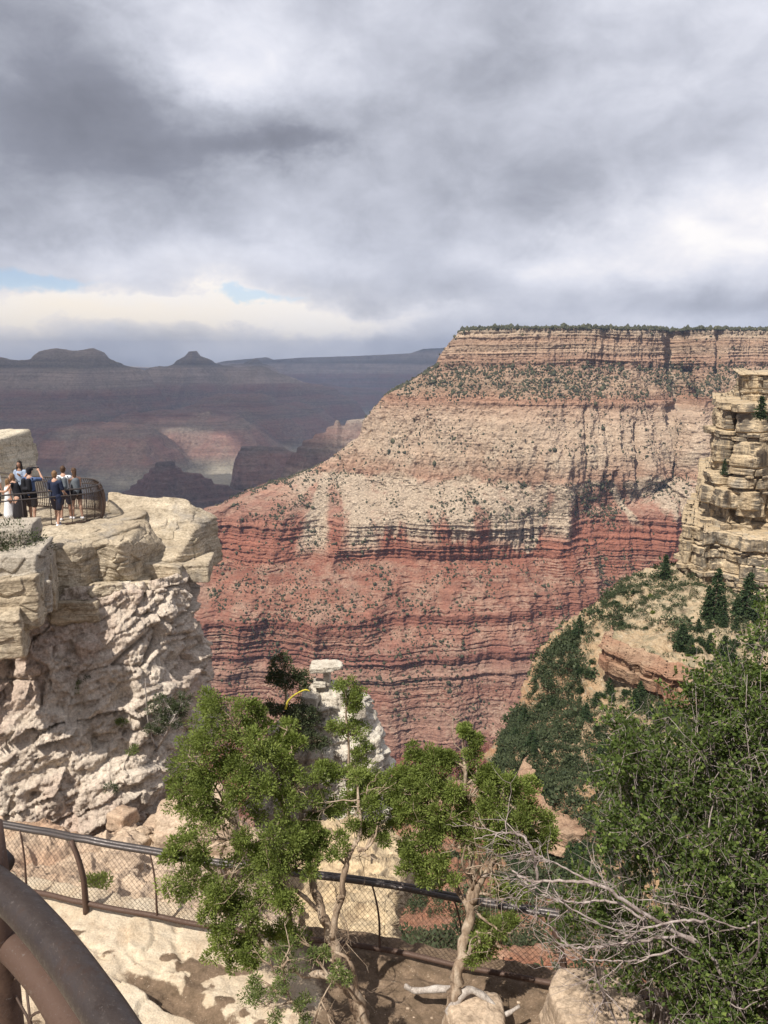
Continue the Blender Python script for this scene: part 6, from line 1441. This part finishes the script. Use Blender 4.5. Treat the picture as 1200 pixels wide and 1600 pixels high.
def shrub_proto(seed, mat):
    rs_ = np.random.RandomState(seed); VV, QQ, TT = [], [], []; nv = 0
    for k in range(20):
        v = rs_.normal(size=3); v[2] = abs(v[2]) * .85; v /= np.linalg.norm(v); e = v * rs_.uniform(.3, .72); m = 46
        u = rs_.normal(size=(m, 3)); u /= np.linalg.norm(u, axis=1)[:, None]; dd = u + v * .7; dd /= np.linalg.norm(dd, axis=1)[:, None]
        V, Q, T = leaves(e + u * .26 * rs_.uniform(.2, 1, (m, 1)), dd, .19, .06, rs_, np.clip(rs_.normal(.42, .2, m), 0, 1)); VV.append(V); QQ.append(Q + nv); TT.append(T); nv += len(V)
    return mesh_np('shrub', np.concatenate(VV), np.concatenate(QQ), mat, True, None, {'tint': np.concatenate(TT)})
def copy_tree(o):
    c = o.copy(); SC.collection.objects.link(c)
    for ch in [q for q in SC.objects if q.parent is o]:
        d = ch.copy(); SC.collection.objects.link(d); d.parent = c
    return c
spurXYZ = tG.reshape(-1, 3); 
def proj(V):
    dep = CT * V[:, 1] - ST * V[:, 2]; return 600 + F * V[:, 0] / dep, 800 - F * (ST * V[:, 1] + CT * V[:, 2]) / dep
spx, spv = proj(spurXYZ)
def on_spur(px, v):
    d = (spx - px) ** 2 + (spv - v) ** 2 + np.where(spurXYZ[:, 1] > 0, spurXYZ[:, 1] * .02, 0); return Vector(spurXYZ[int(np.argmin(d))])
cons = [conifer_proto(s_) for s_ in (1, 2, 3)]; first = [True] * 3
def place_conifer(px, v, hpx, label, group=None, wide=1.0, at=None):
    i = abs(hash((px, v))) % 3; q = at or on_spur(px, v); dep = CT * q.y - ST * q.z; h = hpx / F * dep / .93
    o = cons[i] if first[i] else copy_tree(cons[i]); first[i] = False
    o.location = q - Vector((0, 0, .02 * h)); o.scale = (h * wide, h * wide, h); o.rotation_euler.z = (px * 7.7) % 6.28; tag(o, label, 'tree', group); return o
place_conifer(1117, 968, 78, 'tall dark conifer, the tallest of those below the yellow cliff')
place_conifer(1105, 968, 52, 'dark conifer leaning against the left flank of the tallest one')
place_conifer(1128, 975, 45, 'shorter conifer on the right flank of the tallest one')
place_conifer(1166, 965, 68, 'dark conifer nearest the right edge below the yellow cliff', wide=1.3)
place_conifer(1178, 975, 46, 'lower conifer beside the one nearest the right edge', wide=1.4)
place_conifer(1038, 905, 38, 'pointed conifer on the crest at the left foot of the yellow cliff', wide=1.3)
place_conifer(1188, 650, 34, 'lone conifer on a shelf of the yellow cliff near the right edge', wide=1.5, at=P(1188, 655, 200))
place_conifer(1131, 738, 24, 'small conifer rooted in the left edge of the yellow cliff', wide=1.0, at=P(1131, 742, 205))
rs = np.random.RandomState(66)
shp = [shrub_proto(11, m_shr), shrub_proto(12, m_dkt), shrub_proto(13, m_shr), shrub_proto(14, m_jun), shrub_proto(15, m_dkt)]; sf = [True] * 5
n_sh = 0; nconf = 0; tries = 0
crest_v = lambda px: np.interp(px, [775, 785, 830, 850, 922, 975, 1048, 1100], [1200, 1154, 1092, 1022, 962, 915, 885, 880])
while n_sh < 292 and tries < 9000:
    tries += 1; px = rs.uniform(775, 1200); v = rs.uniform(880, 1420)
    cv_ = crest_v(px)
    if v < cv_ + 2: continue
    dc = v - cv_; below = px < 1000
    pr_ = .2
    if dc < 60 and px < 1010: pr_ = 1.0
    elif px < 945 and v < 1190: pr_ = .8
    elif v > 1080 and px > 940: pr_ = .7
    elif v > 1280: pr_ = .9
    elif px > 1060 and v > 960: pr_ = .75
    if px < 900: pr_ = max(pr_, .75)
    if 935 < px < 1045 and 1000 < v < 1075: pr_ = .05
    if 800 < px < 900 and 1185 < v < 1275: pr_ = .10
    if rs.rand() > pr_: continue
    q = on_spur(px, v); big = pr_ > .5; s_ = rs.uniform(.9, 1.7) * (1.15 if big else .8)
    if big and rs.rand() < .30:
        nconf += 1; place_conifer(px, v, rs.uniform(16, 34), 'dark conifer among the scrub covering the spur', 'conifers scattered over the spur', wide=rs.uniform(1.2, 1.8), at=q); n_sh += 1; continue
    i = rs.randint(0, 5) if not big else (1, 4, 0, 2, 1)[rs.randint(0, 5)]
    o = shp[i] if sf[i] else shp[i].copy()
    if not sf[i]: SC.collection.objects.link(o)
    sf[i] = False; o.location = q - Vector((0, 0, .1)); o.scale = (s_ * rs.uniform(.9, 1.3), s_ * rs.uniform(.9, 1.3), s_ * rs.uniform(.8, 1.2)); o.rotation_euler.z = rs.uniform(0, 6.28)
    tag(o, 'rounded shrub dotted over the spur below the yellow cliff', 'shrub', 'shrubs scattered over the spur'); n_sh += 1
for i in range(5):
    if sf[i]: bpy.data.objects.remove(shp[i])
# the rest of the scrub on the near slopes as one mass
rs = np.random.RandomState(67)
def leafy_mass(name, p_, sz, rs, mat, k=64):
    n = len(p_); u = rs.normal(size=(n, k, 3)); u[..., 2] = np.abs(u[..., 2]) * .9; u /= np.linalg.norm(u, axis=-1, keepdims=True)
    lob = rs.normal(size=(n, 5, 3)); lob /= np.linalg.norm(lob, axis=-1, keepdims=True); li = rs.randint(0, 5, (n, k))
    C = p_[:, None] + (u * .45 + np.take_along_axis(lob, li[..., None].repeat(3, -1), 1) * .5 * [1, 1, .6]) * sz[:, None, None] + [0, 0, .25]
    D = u + rs.normal(size=u.shape) * .5; D /= np.linalg.norm(D, axis=-1, keepdims=True); tn = np.clip(rs.normal(.4, .16, (n, 1)) + rs.normal(0, .14, (n, k)), 0, 1)
    V, Q, T = leaves(C.reshape(-1, 3), D.reshape(-1, 3), (sz[:, None] * rs.uniform(.20, .36, (n, k))).ravel(), (sz[:, None] * .085 * np.ones((n, k))).ravel(), rs, tn.ravel())
    return mesh_np(name, V, Q, mat, True, None, {'tint': T})
def mass(name, G_, n, size, label, dens=None, mat=m_farveg, leafy=True):
    Pp = G_.reshape(-1, 3); ii_ = rs.choice(len(Pp), n, p=dens / dens.sum() if dens is not None else None); p_ = Pp[ii_] + rs.uniform(-.6, .6, (n, 3)) * [1, 1, .1]
    o = scatter_blobs(name, p_, rs.lognormal(math.log(size), .4, n), rs, mat, 1.0) if not leafy else leafy_mass(name, p_, rs.lognormal(math.log(size), .45, n), rs, mat); tag(o, kind='stuff', label=label); return o
gx_, gv_ = spx, spv
dn_ = ((gv_ > crest_v(gx_) - 4) & (gx_ > 740) & (gx_ < 1230) & (gv_ < 1500)).astype(float) * smooth(-.4, .15, fbm(spurXYZ[:, 0] * .05, spurXYZ[:, 1] * .05, spurXYZ[:, 2] * .05, 3)) * (.38 + .62 * ((gv_ > 1080) | (gx_ < 975)))
dn_ = dn_ + 1.2 * ((gv_ > crest_v(gx_) - 4) & (gx_ > 770) & (gx_ < 905) & (gv_ < 1260))
dn_ *= np.where((gx_ > 930) & (gx_ < 1050) & (gv_ > 990) & (gv_ < 1080), .1, 1)
mass('slope_scrub', tG, 12500, .95, 'low scrub covering the spur', dn_, m_shr)
lx_, lv_ = proj(lowG.reshape(-1, 3))
dl_ = ((lx_ > 380) & (lx_ < 1050) & (lv_ > 1180) & (lv_ < 1620)).astype(float) * smooth(-.2, .2, fbm(lowG[..., 0].ravel() * .07, lowG[..., 1].ravel() * .07, lowG[..., 2].ravel() * .07, 4))
mass('slope_scrub', lowG, 3600, .80, 'scrub on the red slope deep below the fence', dl_, m_shr)
# ================================================================== the air
hz = MB(); hz.box((0, 9600, -620), (14000, 10200, 1020))
m_hz = bpy.data.materials.new('haze_air'); m_hz.use_nodes = True; t_ = NT(m_hz.node_tree)
o_ = t_.new('ShaderNodeOutputMaterial'); v_ = t_.new('ShaderNodeVolumePrincipled')
v_.inputs['Color'].default_value = (.54, .69, 1.0, 1); v_.inputs['Density'].default_value = 4.5e-5; v_.inputs['Anisotropy'].default_value = 0.1
t_.l.new(v_.outputs[0], o_.inputs['Volume'])
h_ = hz.build('haze', m_hz, smoothf=False); tag(h_, kind='stuff', label='thin blue haze filling the canyon air')
